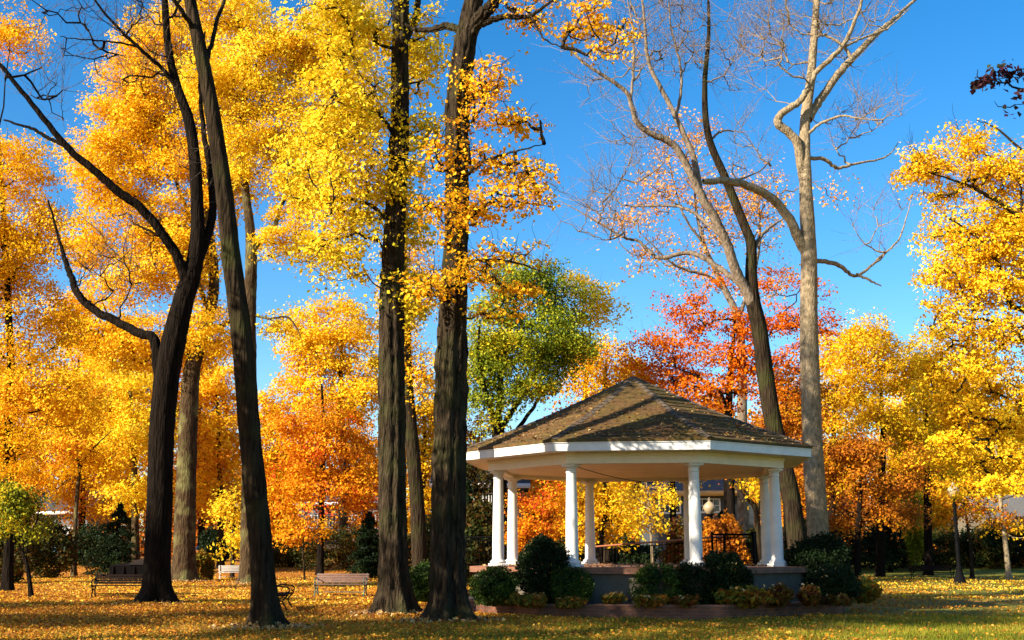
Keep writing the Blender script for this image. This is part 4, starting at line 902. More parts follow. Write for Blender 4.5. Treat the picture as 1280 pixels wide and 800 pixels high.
tree('bare_tree', 'pale grey trunk right of the gazebo, bare, with one dark limb bent left', 40.0,
     [(1024, 705), (1022, 660), (1017, 580), (1013, 480), (1011, 400), (1011, 315), (1007, 226), (1006, 157), (1012, 110), (1016, 68), (1021, 0), (1026, -80), (1030, -180)],
     [.39, .365, .355, .33, .31, .28, .22, .19, .17, .15, .12, .08, .03],
     [(985, 50, 70, 80, 0, 3), (1060, 20, 80, 70, 0, 3), (1080, 150, 55, 40, 0, 2.5), (1085, 280, 50, 50, 0, 2), (950, 60, 45, 70, 0, 2), (930, 190, 45, 40, 0, 2), (1020, -70, 140, 70, 0, 4)], 'grey', None, n=250, seed=5, sides=24, ridge=.03, flare=.5,
     twigs=4, twig_len=1.35, twig_r=.0095, tip=.012, maxr=.045, twigmat='paletwig',
     limbs=[([(1011, 322), (1000, 302, -.1), (985, 272, -.3), (963, 247, -.6), (932, 231, -.9), (905, 226, -1.2), (879, 227, -1.5)], [.19, .18, .165, .155, .14, .125, .10]),
            ([(1008, 236), (1003, 216), (997, 180, -.2), (984, 164, -.3), (972, 154, -.4), (977, 142, -.45), (997, 129, -.5), (1007, 116, -.6), (1021, 90, -.7), (1051, 60, -1.0), (1072, 18, -1.3), (1088, -40, -1.6)], [.17, .165, .16, .155, .15, .13, .12, .11, .10, .085, .06, .03]),
            ([(1010, 150), (1014, 142, .1), (1024, 126, .2), (1048, 93, .5), (1072, 66, .8), (1096, 42, 1.1), (1117, 24, 1.4), (1144, 0, 1.7), (1185, -40, 2.1)], [.16, .155, .15, .14, .125, .11, .08, .055, .02]),
            ([(1065, 74, .7), (1055, 58, .9), (1040, 48, 1.1), (1024, 42, 1.3)], [.07, .06, .05, .03]),
            ([(1051, 60, -1.0), (1080, 47, -.6), (1110, 35, -.2), (1138, 10, 0)], [.05, .04, .03, .015]),
            ([(1006, 172), (1024, 156, -.4), (1051, 145, -.8), (1069, 147, -1.1), (1090, 150, -1.3)], [.06, .05, .04, .03, .012]),
            ([(1007, 198), (1030, 199, .3), (1048, 210, .6), (1072, 204, .9), (1108, 196, 1.3), (1123, 177, 1.5)], [.075, .07, .06, .045, .03, .012]),
            ([(1011, 326), (1030, 327, .3), (1047, 331, .5), (1066, 344, .7), (1078, 341, .8), (1100, 322, 1.0), (1126, 294, 1.3), (1142, 238, 1.7)], [.09, .085, .08, .06, .05, .04, .03, .01]),
            ([(1070, 343, .7), (1086, 350, .6), (1102, 358, .5)], [.05, .045, .02])])

tree('bare_tree', 'bare trunk with shade-darkened bark behind the gazebo roof parting into two tall stems', 46.0,
     [(999, 697), (993, 650), (984, 600), (967, 530), (957, 470), (949, 410), (941, 375), (939, 340), (939, 306), (931, 283), (908, 226), (885, 168), (881, 105), (886, 40), (884, -40)],
     [.40, .36, .355, .345, .33, .31, .29, .23, .20, .185, .165, .14, .11, .08, .03],
     [(760, 60, 90, 70, 0, 3.5), (850, 40, 75, 75, 0, 3.5), (730, 250, 50, 40, 0, 2.5), (790, 180, 60, 55, 0, 3), (900, 70, 45, 80, 0, 2.5), (770, 290, 50, 25, 0, 2), (820, -60, 120, 70, 0, 4)], 'palebranch', None, n=270, shade_trunk_bark='brown', seed=6, sides=22, ridge=.035, flare=.4,  # trunk bark darker than the limbs, standing in for shade on it
     twigs=4, twig_len=1.5, twig_r=.0105, tip=.013, maxr=.05, twigmat='paletwig',
     limbs=[([(943, 385), (933, 364, -.1), (920, 338, -.3), (910, 309, -.5), (897, 280, -.7), (880, 250, -.9), (862, 215, -1.1), (843, 182, -1.3), (812, 166, -1.6), (795, 150, -1.8), (785, 118, -2), (760, 98, -2.2), (732, 80, -2.4), (700, 50, -2.6), (675, 30, -2.8)], [.23, .22, .21, .20, .19, .175, .16, .14, .12, .11, .09, .075, .06, .04, .02]),
            ([(876, 243, -.9), (866, 195, -.6), (837, 131, -.3), (811, 79, 0), (806, 30, .2), (798, -40, .4)], [.13, .12, .10, .08, .06, .03]),
            ([(845, 150, -.4), (851, 115, -.2), (850, 80, 0), (838, 30, .3), (836, -30, .5)], [.07, .06, .05, .04, .02]),
            ([(788, 125, -2), (792, 80, -1.7), (790, 30, -1.4), (780, -20, -1.2)], [.06, .05, .035, .02]),
            ([(940, 318), (946, 303, .2), (954, 292, .4), (968, 280, .7), (985, 270, 1)], [.09, .08, .07, .05, .02]),
            ([(931, 360, -.1), (920, 351, .1), (903, 338, .3), (877, 321, .6), (858, 316, .9), (825, 322, 1.2), (809, 311, 1.4), (796, 301, 1.5), (780, 297, 1.7), (752, 281, 2), (722, 263, 2.3), (698, 250, 2.6)], [.12, .115, .11, .10, .095, .085, .07, .06, .055, .04, .028, .012]),
            ([(906, 300, -.5), (880, 276, .2), (860, 262, .5), (837, 257, .9), (805, 258, 1.2), (780, 256, 1.5), (758, 242, 1.8), (730, 238, 2)], [.075, .07, .06, .05, .04, .035, .025, .01]),
            ([(888, 176), (900, 165, .3), (912, 163, .6), (930, 166, .9)], [.05, .045, .035, .015])])

# --- the second rank
atree('slender_tree', 'thin dark trunk showing between the two big ridged ones', 50,
      [(526, 730), (522, 640), (516, 560), (509, 480), (507, 400), (505, 330), (508, 260)], [.34, .32, .29, .26, .22, .16, .08],
      [(515, 350, 45, 60), (535, 470, 32, 45), (500, 430, 30, 40)], 'brown', 'gold', cov=1.2, seed=7)
atree('mossy_tree', 'far thick tan trunk with green mossy foot, under huge yellow crown', 66,
      [(230, 726), (231, 680), (233, 600), (236, 520), (241, 460), (252, 425), (262, 390), (268, 350), (262, 290), (250, 220), (240, 140)], [.66, .60, .55, .50, .45, .42, .34, .28, .22, .15, .07],
      [(180, 120, 75, 65), (140, 210, 65, 65), (215, 50, 75, 55), (200, 290, 65, 70), (115, 300, 45, 45), (110, 400, 55, 45), (250, 410, 55, 50), (165, 430, 60, 45), (270, 210, 60, 80), (160, 350, 50, 40), (215, 175, 60, 60), (150, 160, 50, 50), (240, 330, 40, 50)], 'tan', 'yellow_pale', cov=2.7, dens=1.15, seed=8, flare=.5, sides=18, maxr=.16,
      limbs=[([(250, 430), (268, 412), (286, 402, .5), (305, 380, 1)], [.16, .14, .11, .05]), ([(262, 390), (240, 340, -1), (205, 300, -2), (170, 280, -3)], [.16, .13, .10, .05]), ([(262, 330), (225, 240, 1), (200, 160, 2)], [.14, .10, .05])])
atree('grey_trunk_tree', 'far sunlit grey trunk just left of the leaning front one, yellow crown', 60,
      [(311, 730), (312, 650), (313, 560), (312, 480), (312, 400), (314, 330), (312, 280), (307, 240), (303, 170), (308, 90), (312, 10)], [.47, .42, .39, .37, .34, .31, .25, .21, .17, .12, .06],
      [(330, 90, 80, 75), (390, 70, 60, 60), (290, 20, 80, 50), (370, 170, 60, 60), (300, 180, 45, 60), (385, 260, 45, 35), (345, 395, 32, 24), (430, 40, 60, 60), (260, 110, 60, 60), (440, 130, 50, 50), (360, 235, 50, 42), (395, 300, 45, 30), (340, 300, 26, 30)], 'tan', 'yellow', cov=2.4, seed=9, sides=18, maxr=.13,
      limbs=[([(314, 325), (320, 308), (344, 280, .5), (352, 256, .8), (372, 224, 1.2), (400, 195, 1.6)], [.17, .15, .13, .10, .08, .04]), ([(314, 392), (335, 398, -.4), (358, 396, -.8), (370, 408, -1), (377, 424, -1.1)], [.07, .06, .05, .04, .02])])
atree('orange_tree', 'broad orange gold tree filling the left edge of the view', 50,
      [(10, 728), (12, 650), (10, 560), (14, 470), (10, 380), (5, 280), (0, 180)], [.22, .20, .185, .17, .15, .12, .05],
      [(20, 300, 60, 70), (40, 400, 55, 60), (10, 200, 55, 60), (20, 490, 75, 60), (85, 510, 40, 45), (-50, 330, 60, 120), (15, 40, 35, 40), (55, 280, 25, 45), (0, 570, 60, 45)], 'black', 'gold', cov=2.2, seed=10)
atree('sapling', 'thin straight sapling with amber leaves on the left lawn edge', 78,
      [(92, 721), (94, 660), (97, 610), (99, 585), (92, 545), (88, 500)], [.17, .15, .13, .11, .08, .03],
      [(90, 540, 50, 45), (130, 580, 35, 25), (60, 590, 30, 30), (110, 490, 40, 35)], 'tan', 'amber', cov=1.7, seed=11,
      limbs=[([(98, 592), (108, 570), (125, 552), (140, 538)], [.09, .07, .05, .02])])
atree('small_green_tree', 'small leaning tree still leafy green at the left edge of the lawn', 41.5,
      [(40, 746), (36, 720), (30, 695), (16, 672), (2, 662), (-15, 650)], [.085, .075, .068, .06, .05, .03],
      [(22, 625, 30, 26), (38, 650, 26, 22), (5, 650, 26, 28), (0, 610, 22, 20)], 'black', 'fresh', cov=2.0, rc=.45, seed=12, flare=.4,
      limbs=[([(31, 698), (36, 675), (46, 650), (50, 630)], [.045, .035, .028, .012])])
atree('yellow_tree', 'bright yellow tree with a pale trunk, behind the black forked one', 84,
      [(170, 716), (169, 660), (168, 600), (165, 520), (160, 460)], [.30, .27, .24, .18, .08],
      [(150, 480, 50, 40), (185, 540, 50, 40), (130, 560, 45, 38), (195, 610, 30, 22), (165, 620, 35, 20)], 'tan', 'yellow', cov=2.2, seed=13)
atree('orange_tree', 'amber tree between the tan mossy trunk and the leaning front one', 88,
      [(276, 716), (276, 660), (275, 600), (272, 520), (270, 470)], [.26, .24, .20, .15, .06],
      [(265, 480, 35, 40), (280, 550, 38, 45), (258, 610, 30, 35), (290, 620, 30, 30)], 'brown', 'amber', cov=2.2, seed=14)
atree('drooping_tree', 'small yellow green tree drooping low beside the far sunlit grey trunk', 72,
      [(290, 722), (291, 690), (292, 660), (294, 620)], [.12, .11, .09, .04],
      [(288, 640, 22, 25), (297, 672, 20, 22)], 'brown', 'yellow_green', cov=2.2, seed=15)
atree('orange_tree', 'deep orange maple with reddish right side behind the lone bench', 80,
      [(400, 716), (401, 660), (403, 600), (405, 540), (402, 480)], [.24, .22, .18, .14, .06],
      [(385, 530, 50, 45), (430, 560, 42, 50), (370, 600, 40, 40), (420, 610, 45, 35), (455, 600, 20, 40)], 'black', 'orange', cov=2.1, seed=16)
atree('red_sapling', 'tiny sapling with red orange leaves left of the lone bench', 66,
      [(381, 725), (380, 705), (379, 690), (380, 660)], [.055, .05, .045, .02],
      [(372, 672, 24, 14), (395, 662, 22, 14), (365, 655, 18, 12)], 'brown', 'copper', cov=1.4, rc=.6, seed=17, flare=.3)
atree('yellow_tree', 'rounded pale yellow crown far off between the leaning and the straight trunks', 96,
      [(430, 715), (429, 640), (428, 560), (426, 480), (428, 420)], [.38, .34, .28, .20, .08],
      [(425, 415, 52, 52), (385, 425, 36, 36), (390, 470, 40, 40), (450, 480, 40, 45), (415, 510, 60, 30)], 'tan', 'yellow_pale', cov=2.6, seed=18)
atree('green_tree', 'tall green tree turning yellow at its top, left of the gazebo roof', 56,
      [(628, 718), (626, 640), (624, 570), (622, 525)], [.36, .33, .31, .29],
      [(650, 350, 58, 34), (700, 385, 48, 34), (620, 400, 40, 38), (665, 430, 55, 40), (610, 450, 32, 40), (715, 430, 38, 30), (640, 490, 30, 25), (602, 495, 26, 24), (668, 478, 36, 24), (695, 462, 30, 20), (612, 530, 18, 14)], 'black', 'green', cov=3.0, dens=1.2, seed=19, rc=.8, maxr=.10,
      limbs=[([(622, 535), (612, 505, -.3), (604, 480, -.6), (598, 440, -1), (600, 400, -1.2)], [.16, .14, .12, .08, .03]),
             ([(622, 535), (625, 490, .2), (628, 450, .4), (640, 400, .6), (650, 350, .8)], [.19, .16, .13, .09, .03]),
             ([(624, 540), (640, 515, .3), (658, 485, .7), (672, 460, 1), (690, 420, 1.4)], [.15, .13, .11, .08, .03]),
             ([(627, 560), (648, 535, .8), (666, 510, 1.2), (682, 485, 1.6), (700, 462, 2)], [.12, .11, .09, .06, .02])])
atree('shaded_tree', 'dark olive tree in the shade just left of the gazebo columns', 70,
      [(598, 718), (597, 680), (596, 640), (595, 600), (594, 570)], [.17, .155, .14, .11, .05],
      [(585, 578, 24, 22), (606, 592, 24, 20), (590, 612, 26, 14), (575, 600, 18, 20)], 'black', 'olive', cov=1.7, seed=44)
atree('yellow_tree', 'yellow crown peeping out at the right behind the tall green tree', 74,
      [(728, 712), (728, 640), (729, 560), (732, 480), (738, 420)], [.26, .24, .20, .15, .05],
      [(738, 385, 30, 28), (755, 375, 20, 22), (720, 350, 18, 16), (728, 440, 24, 30)], 'tan', 'yellow_green', cov=1.8, seed=20)
atree('orange_tree', 'yellow orange maple just behind the left slope of the gazebo roof', 62,
      [(758, 716), (757, 640), (755, 560), (755, 500), (758, 450)], [.24, .22, .19, .15, .06],
      [(735, 465, 35, 30), (775, 450, 40, 28), (760, 500, 50, 28), (800, 480, 30, 30)], 'brown', 'amber', cov=2.0, seed=21)
atree('red_maple', 'fiery red maple spreading behind the gazebo roof', 59,
      [(912, 716), (911, 640), (910, 560), (911, 505), (914, 460), (918, 410)], [.26, .24, .22, .19, .14, .06],
      [(905, 350, 40, 14), (965, 345, 40, 16), (1000, 360, 26, 12), (850, 380, 36, 14), (935, 405, 55, 24), (870, 400, 45, 22), (985, 395, 45, 24), (860, 440, 65, 22), (930, 450, 60, 26), (990, 450, 40, 28), (830, 465, 40, 24), (890, 490, 70, 26), (965, 495, 45, 26), (820, 495, 40, 20), (800, 455, 34, 20), (815, 425, 30, 14), (1020, 405, 24, 14)], 'black', 'red', cov=1.2, flat=.24, seed=22, maxr=.08,
      limbs=[([(911, 520), (900, 490, -.5), (870, 470, -1), (840, 458, -1.5)], [.09, .07, .05, .02]), ([(912, 480), (925, 440, .5), (960, 420, 1), (990, 405, 1.5)], [.08, .06, .04, .02])])
atree('pink_tree', 'pale barked tree with thin pinkish orange leaves against the blue sky', 66,
      [(930, 712), (929, 640), (928, 560), (927, 440), (921, 395), (908, 366), (893, 335), (880, 305), (870, 260), (868, 210)], [.36, .33, .30, .25, .22, .19, .15, .12, .08, .04],
      [(790, 265, 55, 40), (830, 225, 60, 45), (850, 320, 60, 40), (900, 260, 60, 60), (950, 250, 45, 70), (800, 320, 35, 26), (960, 350, 55, 30), (890, 350, 50, 25), (1040, 230, 30, 30), (860, 170, 60, 40)], 'palebranch', 'pink', cov=.28, dens=1.1, rc=.85, seed=23, maxr=.07, twigs=3, tip=.012,
      limbs=[([(905, 362), (885, 345, -.5), (860, 338, -1), (835, 325, -1.5), (800, 290, -2)], [.12, .10, .08, .06, .02]), ([(922, 400), (940, 350, .5), (950, 300, 1), (948, 240, 1.5)], [.13, .10, .07, .03]), ([(880, 305), (855, 270, -.6), (840, 220, -1)], [.08, .06, .02])])
atree('orange_tree', 'rusty orange tree between the bare dark trunk and the pale grey one', 73,
      [(985, 714), (984, 650), (982, 580), (984, 500)], [.26, .23, .19, .08],
      [(975, 540, 40, 40), (1010, 500, 30, 40), (1005, 580, 40, 45), (950, 590, 30, 40), (975, 470, 30, 25)], 'black', 'rust', cov=1.9, seed=24)
# --- seen through the gazebo
atree('small_maple', 'small vivid orange maple seen between the left gazebo columns', 50,
      [(672, 722), (671, 700), (670, 670), (668, 640)], [.10, .09, .08, .04],
      [(660, 640, 26, 28), (684, 660, 24, 22), (652, 670, 20, 20), (690, 625, 22, 20)], 'brown', 'orange', cov=2.2, rc=.55, seed=25)
atree('small_yellow_tree', 'golden yellow tree with a crooked dark trunk in the middle of the gazebo opening', 54,
      [(748, 720), (750, 690), (752, 665), (757, 640), (755, 600)], [.17, .16, .14, .12, .05],
      [(740, 625, 34, 26), (780, 635, 36, 28), (725, 655, 24, 24), (770, 665, 30, 16), (715, 620, 26, 22)], 'black', 'yellow_pale', cov=1.9, rc=.6, seed=26)
atree('young_tree', 'thin young tree with pale stem and lemon leaves left of the grey house', 48,
      [(816, 722), (815, 690), (813, 660), (810, 620), (806, 590)], [.06, .055, .045, .035, .015],
      [(800, 625, 30, 22), (825, 618, 26, 18), (805, 655, 24, 14)], 'grey', 'yellow', cov=1.3, rc=.5, seed=27, flare=.3)
atree('dark_tree', 'bare black trunk standing in front of the grey house', 62,
      [(842, 718), (842, 680), (841, 640), (840, 590), (836, 540)], [.20, .18, .17, .14, .06],
      [(850, 580, 30, 20), (825, 560, 30, 26)], 'black', 'gold', cov=.8, seed=28)
atree('dark_tree', 'black trunk with reddish undergrowth right of the house windows', 57,
      [(913, 718), (913, 680), (914, 640), (913, 590), (912, 560)], [.26, .22, .20, .18, .10],
      [(900, 545, 30, 26), (925, 570, 25, 20)], 'black', 'rust', cov=1.0, seed=29)
atree('crooked_tree', 'crooked dark branching tree with yellow leaves at the right gazebo columns', 52,
      [(953, 722), (951, 690), (947, 660), (944, 635), (932, 620), (922, 600)], [.15, .14, .13, .12, .10, .05],
      [(935, 600, 18, 14), (952, 615, 18, 18), (945, 585, 26, 16)], 'brown', 'yellow_green', cov=1.3, rc=.5, seed=30,
      limbs=[([(946, 650), (950, 625), (958, 600)], [.08, .06, .03])])
# --- the right side
atree('golden_tree', 'large golden tree leaning into the view from the right edge', 38,
      [(1345, 742), (1342, 650), (1338, 560), (1335, 460), (1330, 360), (1335, 260), (1345, 140)], [.40, .36, .34, .30, .24, .16, .05],
      [(1215, 175, 34, 30, 0, 1.6), (1150, 205, 45, 24, 0, 1.6), (1180, 230, 50, 26, 0, 1.8), (1240, 215, 45, 26, 0, 1.8), (1195, 280, 45, 28, 0, 1.8), (1260, 290, 45, 36, .5, 2), (1185, 335, 42, 30, -.4, 1.6), (1240, 360, 55, 35, 0, 2), (1185, 395, 45, 26, -.5, 1.8), (1250, 430, 50, 42, 0, 2), (1205, 455, 45, 34, -.5, 1.8), (1265, 510, 45, 50, 0, 2), (1215, 525, 45, 38, -.5, 1.8), (1180, 480, 30, 36, -.3, 1.5), (1225, 320, 45, 36, 0, 1.8), (1270, 240, 30, 40, .5, 2), (1220, 610, 34, 18, -.5, 1.5), (1180, 560, 30, 22, -.5, 1.5), (1250, 580, 45, 28, 0, 1.8), (1340, 300, 70, 160, 0, 4), (1330, 500, 60, 90, 0, 3)],
      'brown', 'yellow_pale', cov=2.5, dens=1.5, rc=.52, size=.12, flat=.4, seed=31, maxr=.06, twigs=2,
      limbs=[([(1332, 330), (1300, 290), (1268, 266, -.2), (1235, 245, -.4), (1205, 230, -.6), (1160, 215, -.8)], [.12, .10, .085, .07, .05, .015]),
             ([(1335, 420), (1300, 395), (1262, 380, -.3), (1256, 345, -.5), (1232, 308, -.7), (1205, 285, -.9), (1180, 270, -1)], [.12, .10, .085, .07, .055, .035, .012]),
             ([(1334, 470), (1290, 430, .3), (1250, 405, .5), (1215, 400, .7), (1180, 420, .9)], [.10, .08, .06, .04, .012]),
             ([(1336, 540), (1295, 520, -.4), (1262, 525, -.7), (1240, 545, -.9), (1232, 560, -1)], [.09, .07, .05, .03, .012]),
             ([(1338, 260), (1310, 215, .4), (1280, 190, .6), (1245, 160, .8), (1220, 150, 1)], [.09, .07, .05, .035, .012])])
atree('yellow_tree', 'dense yellow tree right of the pale grey trunk, tallest of that far row', 78,
      [(1100, 718), (1101, 660), (1102, 600), (1104, 540), (1100, 470)], [.30, .28, .25, .19, .08],
      [(1080, 430, 42, 38), (1120, 460, 45, 42), (1065, 490, 40, 45), (1105, 530, 50, 40), (1060, 560, 35, 35)], 'black', 'yellow_pale', cov=2.4, seed=32)
atree('orange_tree', 'rust brown lower tree in the shade at the foot of the far yellow ones', 70,
      [(1072, 720), (1072, 680), (1074, 640), (1078, 590)], [.20, .18, .16, .07],
      [(1055, 585, 32, 34), (1100, 605, 34, 22), (1078, 560, 30, 26), (1085, 640, 42, 14), (1135, 600, 24, 28), (1045, 630, 24, 16), (1050, 655, 30, 12), (1118, 640, 32, 16), (1145, 565, 20, 20), (1035, 560, 16, 26)], 'black', 'rust', cov=1.9, seed=33)
atree('yellow_tree', 'amber yellow tree with a dark upright trunk behind the far lamp post', 80,
      [(1161, 718), (1160, 660), (1159, 600), (1157, 540), (1155, 470)], [.30, .27, .24, .19, .08],
      [(1155, 450, 35, 36), (1175, 505, 40, 42), (1150, 555, 38, 36), (1185, 580, 32, 28)], 'black', 'yellow_pale', cov=2.2, seed=34)
atree('small_maple', 'low copper leaved maple round the far lamp post globe', 74,
      [(1215, 720), (1214, 690), (1210, 660), (1205, 630)], [.12, .11, .09, .04],
      [(1185, 615, 28, 16), (1215, 640, 32, 14), (1180, 645, 26, 10), (1235, 610, 30, 18)], 'brown', 'copper', cov=1.6, rc=.75, seed=35)
atree('slender_tree', 'slim pale trunk with whitish level branches at the right end of the lawn', 73,
      [(1261, 722), (1258, 690), (1254, 655), (1250, 620), (1246, 580), (1244, 520)], [.17, .15, .13, .11, .08, .04],
      [(1255, 655, 30, 12), (1235, 645, 24, 12), (1270, 600, 30, 20), (1240, 590, 26, 20)], 'grey', 'amber', cov=.9, rc=.8, seed=36,
      limbs=[([(1252, 640), (1235, 634, -.4), (1215, 640, -.8)], [.05, .035, .012]), ([(1253, 650), (1270, 652, .4), (1290, 662, .8)], [.05, .035, .012]), ([(1251, 625), (1268, 620, .4), (1285, 622, .6)], [.05, .035, .012]), ([(1255, 665), (1268, 672, -.3), (1285, 672, -.6)], [.045, .03, .012])])
atree('yellow_tree', 'hazy yellow tree far off under the golden boughs on the right', 104,
      [(1215, 712), (1215, 640), (1216, 560), (1218, 500)], [.34, .3, .24, .10],
      [(1210, 480, 45, 40), (1240, 540, 45, 45), (1200, 560, 40, 40), (1265, 600, 35, 30)], 'brown', 'yellow_pale', cov=2.4, seed=37)
atree('yellow_tree', 'yellow tree low beyond the gap between the grey trunk and the far row', 100,
      [(1040, 712), (1040, 640), (1042, 560), (1044, 480)], [.32, .28, .22, .10],
      [(1045, 440, 30, 34), (1035, 510, 35, 40), (1050, 580, 35, 40)], 'black', 'gold', cov=2.4, seed=38)
# oak sprig hanging in from a tree outside the right edge
atree('oak_tree', 'dark purple leaved oak sprig hanging into the sky at the right edge', 12.0,
      [(1560, 900), (1545, 700), (1540, 500), (1535, 300), (1525, 120), (1520, -60)], [.26, .23, .21, .19, .16, .08],
      [(1250, 100, 34, 9, 0, .3), (1272, 122, 24, 14, .1, .3), (1222, 99, 16, 7, 0, .2), (1345, 110, 60, 30, 0, .5), (1500, -120, 160, 90, 0, 1.6)],
      'black', 'purple', cov=4.0, rc=.17, size=.085, seed=39, maxr=.03, tip=.004, base=(at(1560, 700, 12.0)[0], 12.0, 0),
      limbs=[([(1526, 140), (1450, 110), (1370, 112, .1), (1300, 118, .1), (1262, 106, 0), (1225, 98, 0)], [.06, .045, .03, .02, .010, .004])])


# --- the row of tall trees along the far edge of the lawn and beyond it
FILL = [('orange gold tree of the far row, at the very left edge', -5, 420, 96, 'gold', 60, 'black'), ('amber tree of the far row behind the thin straight sapling', 100, 405, 102, 'amber', 52, 'black'),
        ('tall gold tree of the far row showing left of the black forked trunk', 160, 365, 100, 'gold', 52, 'brown'), ('orange tree of the far row right of the tan mossy trunk', 250, 405, 106, 'orange', 40, 'black'),
        ('golden tree of the far row just right of the leaning front trunk', 345, 480, 104, 'amber', 44, 'black'), ('copper tree of the far row left of the straight thick trunk', 455, 520, 108, 'copper', 36, 'brown'),
        ('yellow tree of the far row in the gap left of the twin trunk', 528, 470, 100, 'yellow_pale', 40, 'brown'), ('rusty tree of the far row right of the twin trunk', 600, 515, 104, 'rust', 34, 'black'),
        ('orange tree of the far row behind the left gazebo eave', 680, 520, 106, 'orange', 44, 'black'), ('amber tree of the far row hidden behind the gazebo peak', 800, 500, 104, 'amber', 50, 'black'),
        ('orange tree of the far row behind the fiery maple', 900, 480, 106, 'orange', 50, 'brown'), ('orange red tree of the far row by the pale grey trunk', 990, 470, 104, 'copper', 44, 'black'),
        ('yellow tree of the far row in the middle of the right side', 1130, 440, 110, 'yellow_pale', 50, 'brown'), ('gold tree of the far row behind the lamp post', 1190, 500, 112, 'gold', 44, 'black'),
        ('yellow orange tree of the far row at the right edge', 1290, 470, 108, 'amber', 56, 'brown')]
for i, (lb, px, top, dp, lf, w, bk) in enumerate(FILL):
    rr_ = np.random.default_rng(i + 70); h = 690 - top; j = lambda: int(rr_.integers(-10, 10))
    atree('background_tree', lb, dp, [(px, 708), (px + 2, 660), (px + j() // 3, 600), (px + j() // 2, top + h * .35), (px + j(), top + h * .12)], [.34, .31, .27, .18, .05],
          [(px + j(), top + h * .17, w * .75, h * .18), (px - w * .42 + j(), top + h * .36, w * .72, h * .19), (px + w * .5 + j(), top + h * .40, w * .72, h * .19), (px + j(), top + h * .57, w * 1.05, h * .19), (px + j(), top + h * .78, w * .85, h * .13)],
          bk, lf, cov=1.9, size=.26, seed=100 + i, sides=8, group='row of tall trees beyond the lawn')

# --- darker evergreens and olive bushes at the wood's edge
def conifer(label, px, top, depth, wpx, seed):
    rng = np.random.default_rng(seed + 900); s = depth / F; p = at(px, top, depth); zb = float(zg(p[0], depth)); h = p[2] - zb
    root = empty('evergreen_tree', (p[0], depth, zb), label, 'tree', 'evergreens at the wood edge')
    mb = MB(); tp = np.array([[0, 0, -.1], [0, 0, h * .5], [0, 0, h * .98]]); polytube(mb, tp, [.16, .10, .02], 12, 9, rng); mb.build('trunk', B['black'], root)
    cl = MB(); P = []
    nb = 90
    for i in range(nb):
        u = (i + rng.uniform()) / nb; z = h * (.06 + .92 * u); ln = wpx * s / 2 * (1 - u) ** .8 * rng.uniform(.6, 1.15) + .12; a = rng.uniform(0, 6.28)
        m = int(40 + 120 * (1 - u)); t = rng.uniform(.1, 1, m); w = (1 - t * .7) * ln * .28
        P.append(np.stack([np.cos(a) * ln * t - np.sin(a) * w * rng.normal(size=m), np.sin(a) * ln * t + np.cos(a) * w * rng.normal(size=m), z - .22 * ln * t + rng.normal(size=m) * .07], 1))
    v, f = leaf_quads(rng, np.concatenate(P), .17, up=.5, aspect=.45); cl.add(v, f); cl.build('crown', L['dark'], root, smooth=False); return root
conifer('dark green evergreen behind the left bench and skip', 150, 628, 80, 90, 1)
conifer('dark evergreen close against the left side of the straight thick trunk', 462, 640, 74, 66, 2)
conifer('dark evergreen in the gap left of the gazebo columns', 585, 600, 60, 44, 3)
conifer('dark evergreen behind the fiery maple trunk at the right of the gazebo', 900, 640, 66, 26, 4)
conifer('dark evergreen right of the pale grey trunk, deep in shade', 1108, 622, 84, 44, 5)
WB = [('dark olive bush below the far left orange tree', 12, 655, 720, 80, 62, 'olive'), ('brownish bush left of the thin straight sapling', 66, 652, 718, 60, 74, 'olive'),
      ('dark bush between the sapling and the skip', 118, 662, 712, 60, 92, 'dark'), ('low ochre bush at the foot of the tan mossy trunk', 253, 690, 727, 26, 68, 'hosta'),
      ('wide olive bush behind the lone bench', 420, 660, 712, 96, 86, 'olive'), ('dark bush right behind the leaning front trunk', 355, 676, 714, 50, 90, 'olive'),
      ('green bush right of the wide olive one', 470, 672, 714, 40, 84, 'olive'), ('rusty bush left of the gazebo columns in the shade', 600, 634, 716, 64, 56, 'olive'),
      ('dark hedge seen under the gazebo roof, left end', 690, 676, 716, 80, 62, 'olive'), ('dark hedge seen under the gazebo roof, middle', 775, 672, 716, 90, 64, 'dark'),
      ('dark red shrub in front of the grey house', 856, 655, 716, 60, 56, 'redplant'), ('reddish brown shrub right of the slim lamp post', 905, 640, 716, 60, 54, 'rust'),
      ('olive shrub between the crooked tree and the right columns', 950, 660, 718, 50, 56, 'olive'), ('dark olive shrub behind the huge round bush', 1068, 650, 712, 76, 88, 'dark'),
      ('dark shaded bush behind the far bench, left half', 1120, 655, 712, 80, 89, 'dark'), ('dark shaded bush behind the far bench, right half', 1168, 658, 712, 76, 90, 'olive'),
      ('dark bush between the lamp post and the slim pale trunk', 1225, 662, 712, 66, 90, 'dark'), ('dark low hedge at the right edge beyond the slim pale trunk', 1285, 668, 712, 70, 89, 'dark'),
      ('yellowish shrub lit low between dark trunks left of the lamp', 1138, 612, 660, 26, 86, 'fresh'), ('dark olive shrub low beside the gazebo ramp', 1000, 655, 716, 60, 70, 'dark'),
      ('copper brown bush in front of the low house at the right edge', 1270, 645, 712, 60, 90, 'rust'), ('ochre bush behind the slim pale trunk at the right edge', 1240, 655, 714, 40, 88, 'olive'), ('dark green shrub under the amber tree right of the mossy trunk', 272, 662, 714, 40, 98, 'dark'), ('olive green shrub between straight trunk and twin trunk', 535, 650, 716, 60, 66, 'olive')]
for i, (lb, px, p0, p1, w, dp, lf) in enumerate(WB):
    shrub('woodland_bush', lb, px, p0, p1, w, dp, lf, n=6000, size=.17, seed=60 + i, lump=.22, group='bushes at the wood edge', cat='bush')

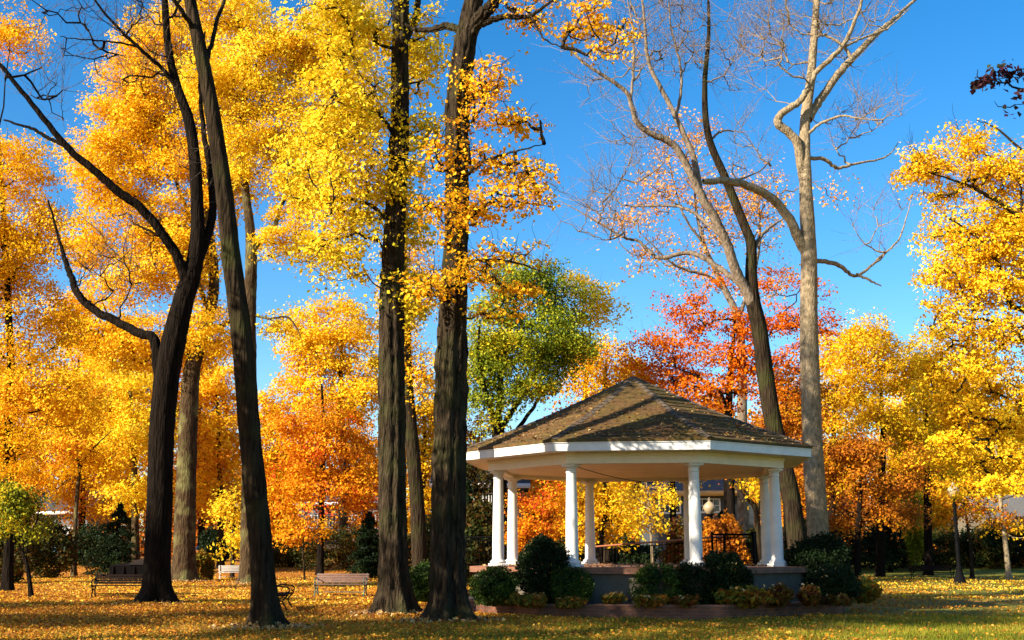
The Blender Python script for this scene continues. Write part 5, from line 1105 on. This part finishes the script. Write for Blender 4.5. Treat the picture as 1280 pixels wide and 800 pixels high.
# --- the wood beyond, read as one mass
rng = np.random.default_rng(77); mb = MB(); tr = MB()
for i in range(190):
    y = rng.uniform(118, 190); x = rng.uniform(-.52, .52) * y; h = rng.uniform(10, 17); zb = float(zg(x, y))
    if abs(x - hx(425, D4)) < 8 and y < 140 or abs(x - hx(75, D5)) < 5 and y < 135: continue
    tr.tubes(np.array([[(x, y, zb - .1), (x + rng.normal() * .3, y, zb + h * .5), (x + rng.normal() * .6, y, zb + h * .95)]]), np.array([[.22, .16, .04]]), 6, mi=1)
    m = 900; c = rng.normal(size=(24, 3)) * np.array([1.5, 1.5, h * .23]) + np.array([x, y, zb + h * .56]); P = c[rng.integers(0, 24, m)] + rng.normal(size=(m, 3)) * np.array([.9, .9, .5]); P = P[P[:, 2] > zb + .3]
    v, f = leaf_quads(rng, P, .42, up=.5); tr.add(v, f)
for i in range(240):
    y = rng.uniform(112, 185); x = rng.uniform(-.52, .52) * y; zb = 1.1; m = 260; P = rng.normal(size=(m, 3)) * np.array([1.5, 1.0, .9]) + np.array([x, y, zb + 1.0]); P = P[P[:, 2] > zb]
    v, f = leaf_quads(rng, P, .40, up=.4); tr.add(v, f)
L['wood'] = leafmat('far wood leaf', [DGRN, OLV, BRN, RUST, DOR, ORG, GOLD], scale=.16)
tag(tr.build('far_woods', [L['wood'], B['black']], smooth=False), 'far belt of rust and olive autumn woods behind everything', 'woods', kind='stuff')

# --- trees standing outside the left edge and behind the viewer: they shade the lawn
OFF = [(-21, 22, 14.5, 'gold', 4.2, 8.8), (-28, 17, 17, 'amber', 4.8, 10), (-14.4, 18.0, 15, 'yellow', 4.1, 10), (-16.5, 9.0, 14, 'yellow', 2.6, 9.5), (-34, 22, 18, 'gold', 4.8, 11), (-18, 0, 14, 'gold', 3.8, 8.5), (-29, -2, 16, 'yellow', 4, 10), (-24, -9, 16, 'amber', 4, 10), (-10.8, 16.6, 16.4, 'yellow', 3.5, 13.0)]
for i, (x, y, h, lf, cr, cz) in enumerate(OFF):
    px = 640 + x / y * F if y > 0 else 0
    rng = np.random.default_rng(500 + i)
    root = empty('park_tree', (x, y, 0), 'autumn tree outside the left edge shading the lawn', 'tree', 'trees beyond the left edge shading the lawn')
    tm = MB(); p, rr = polytube(tm, np.array([[0, 0, -.1], [rng.normal() * .2, 0, h * .4], [rng.normal() * .5, rng.normal() * .5, h * .95]]), [.36, .28, .05], 24, 12, rng, ridge=.05, flare=.5)
    T = crown_points(rng, [(0, 0, cz, cr, cr, h - cz)], 60 if i in (2, 4, 8) else 38); pl_, pr = grow(rng, p[7:], T); tm.tubes(pl_, pr, 5); tm.build('trunk', B['brown'], root)
    c = np.repeat(pl_[:, -1], 260 if i in (2, 4, 8) else 180, 0); off = rng.normal(size=(len(c), 3)) * np.array([.6, .6, .34]); cl = MB(); v, f = leaf_quads(rng, c + off, .17); cl.add(v, f); cl.build('crown', L[lf], root, smooth=False)
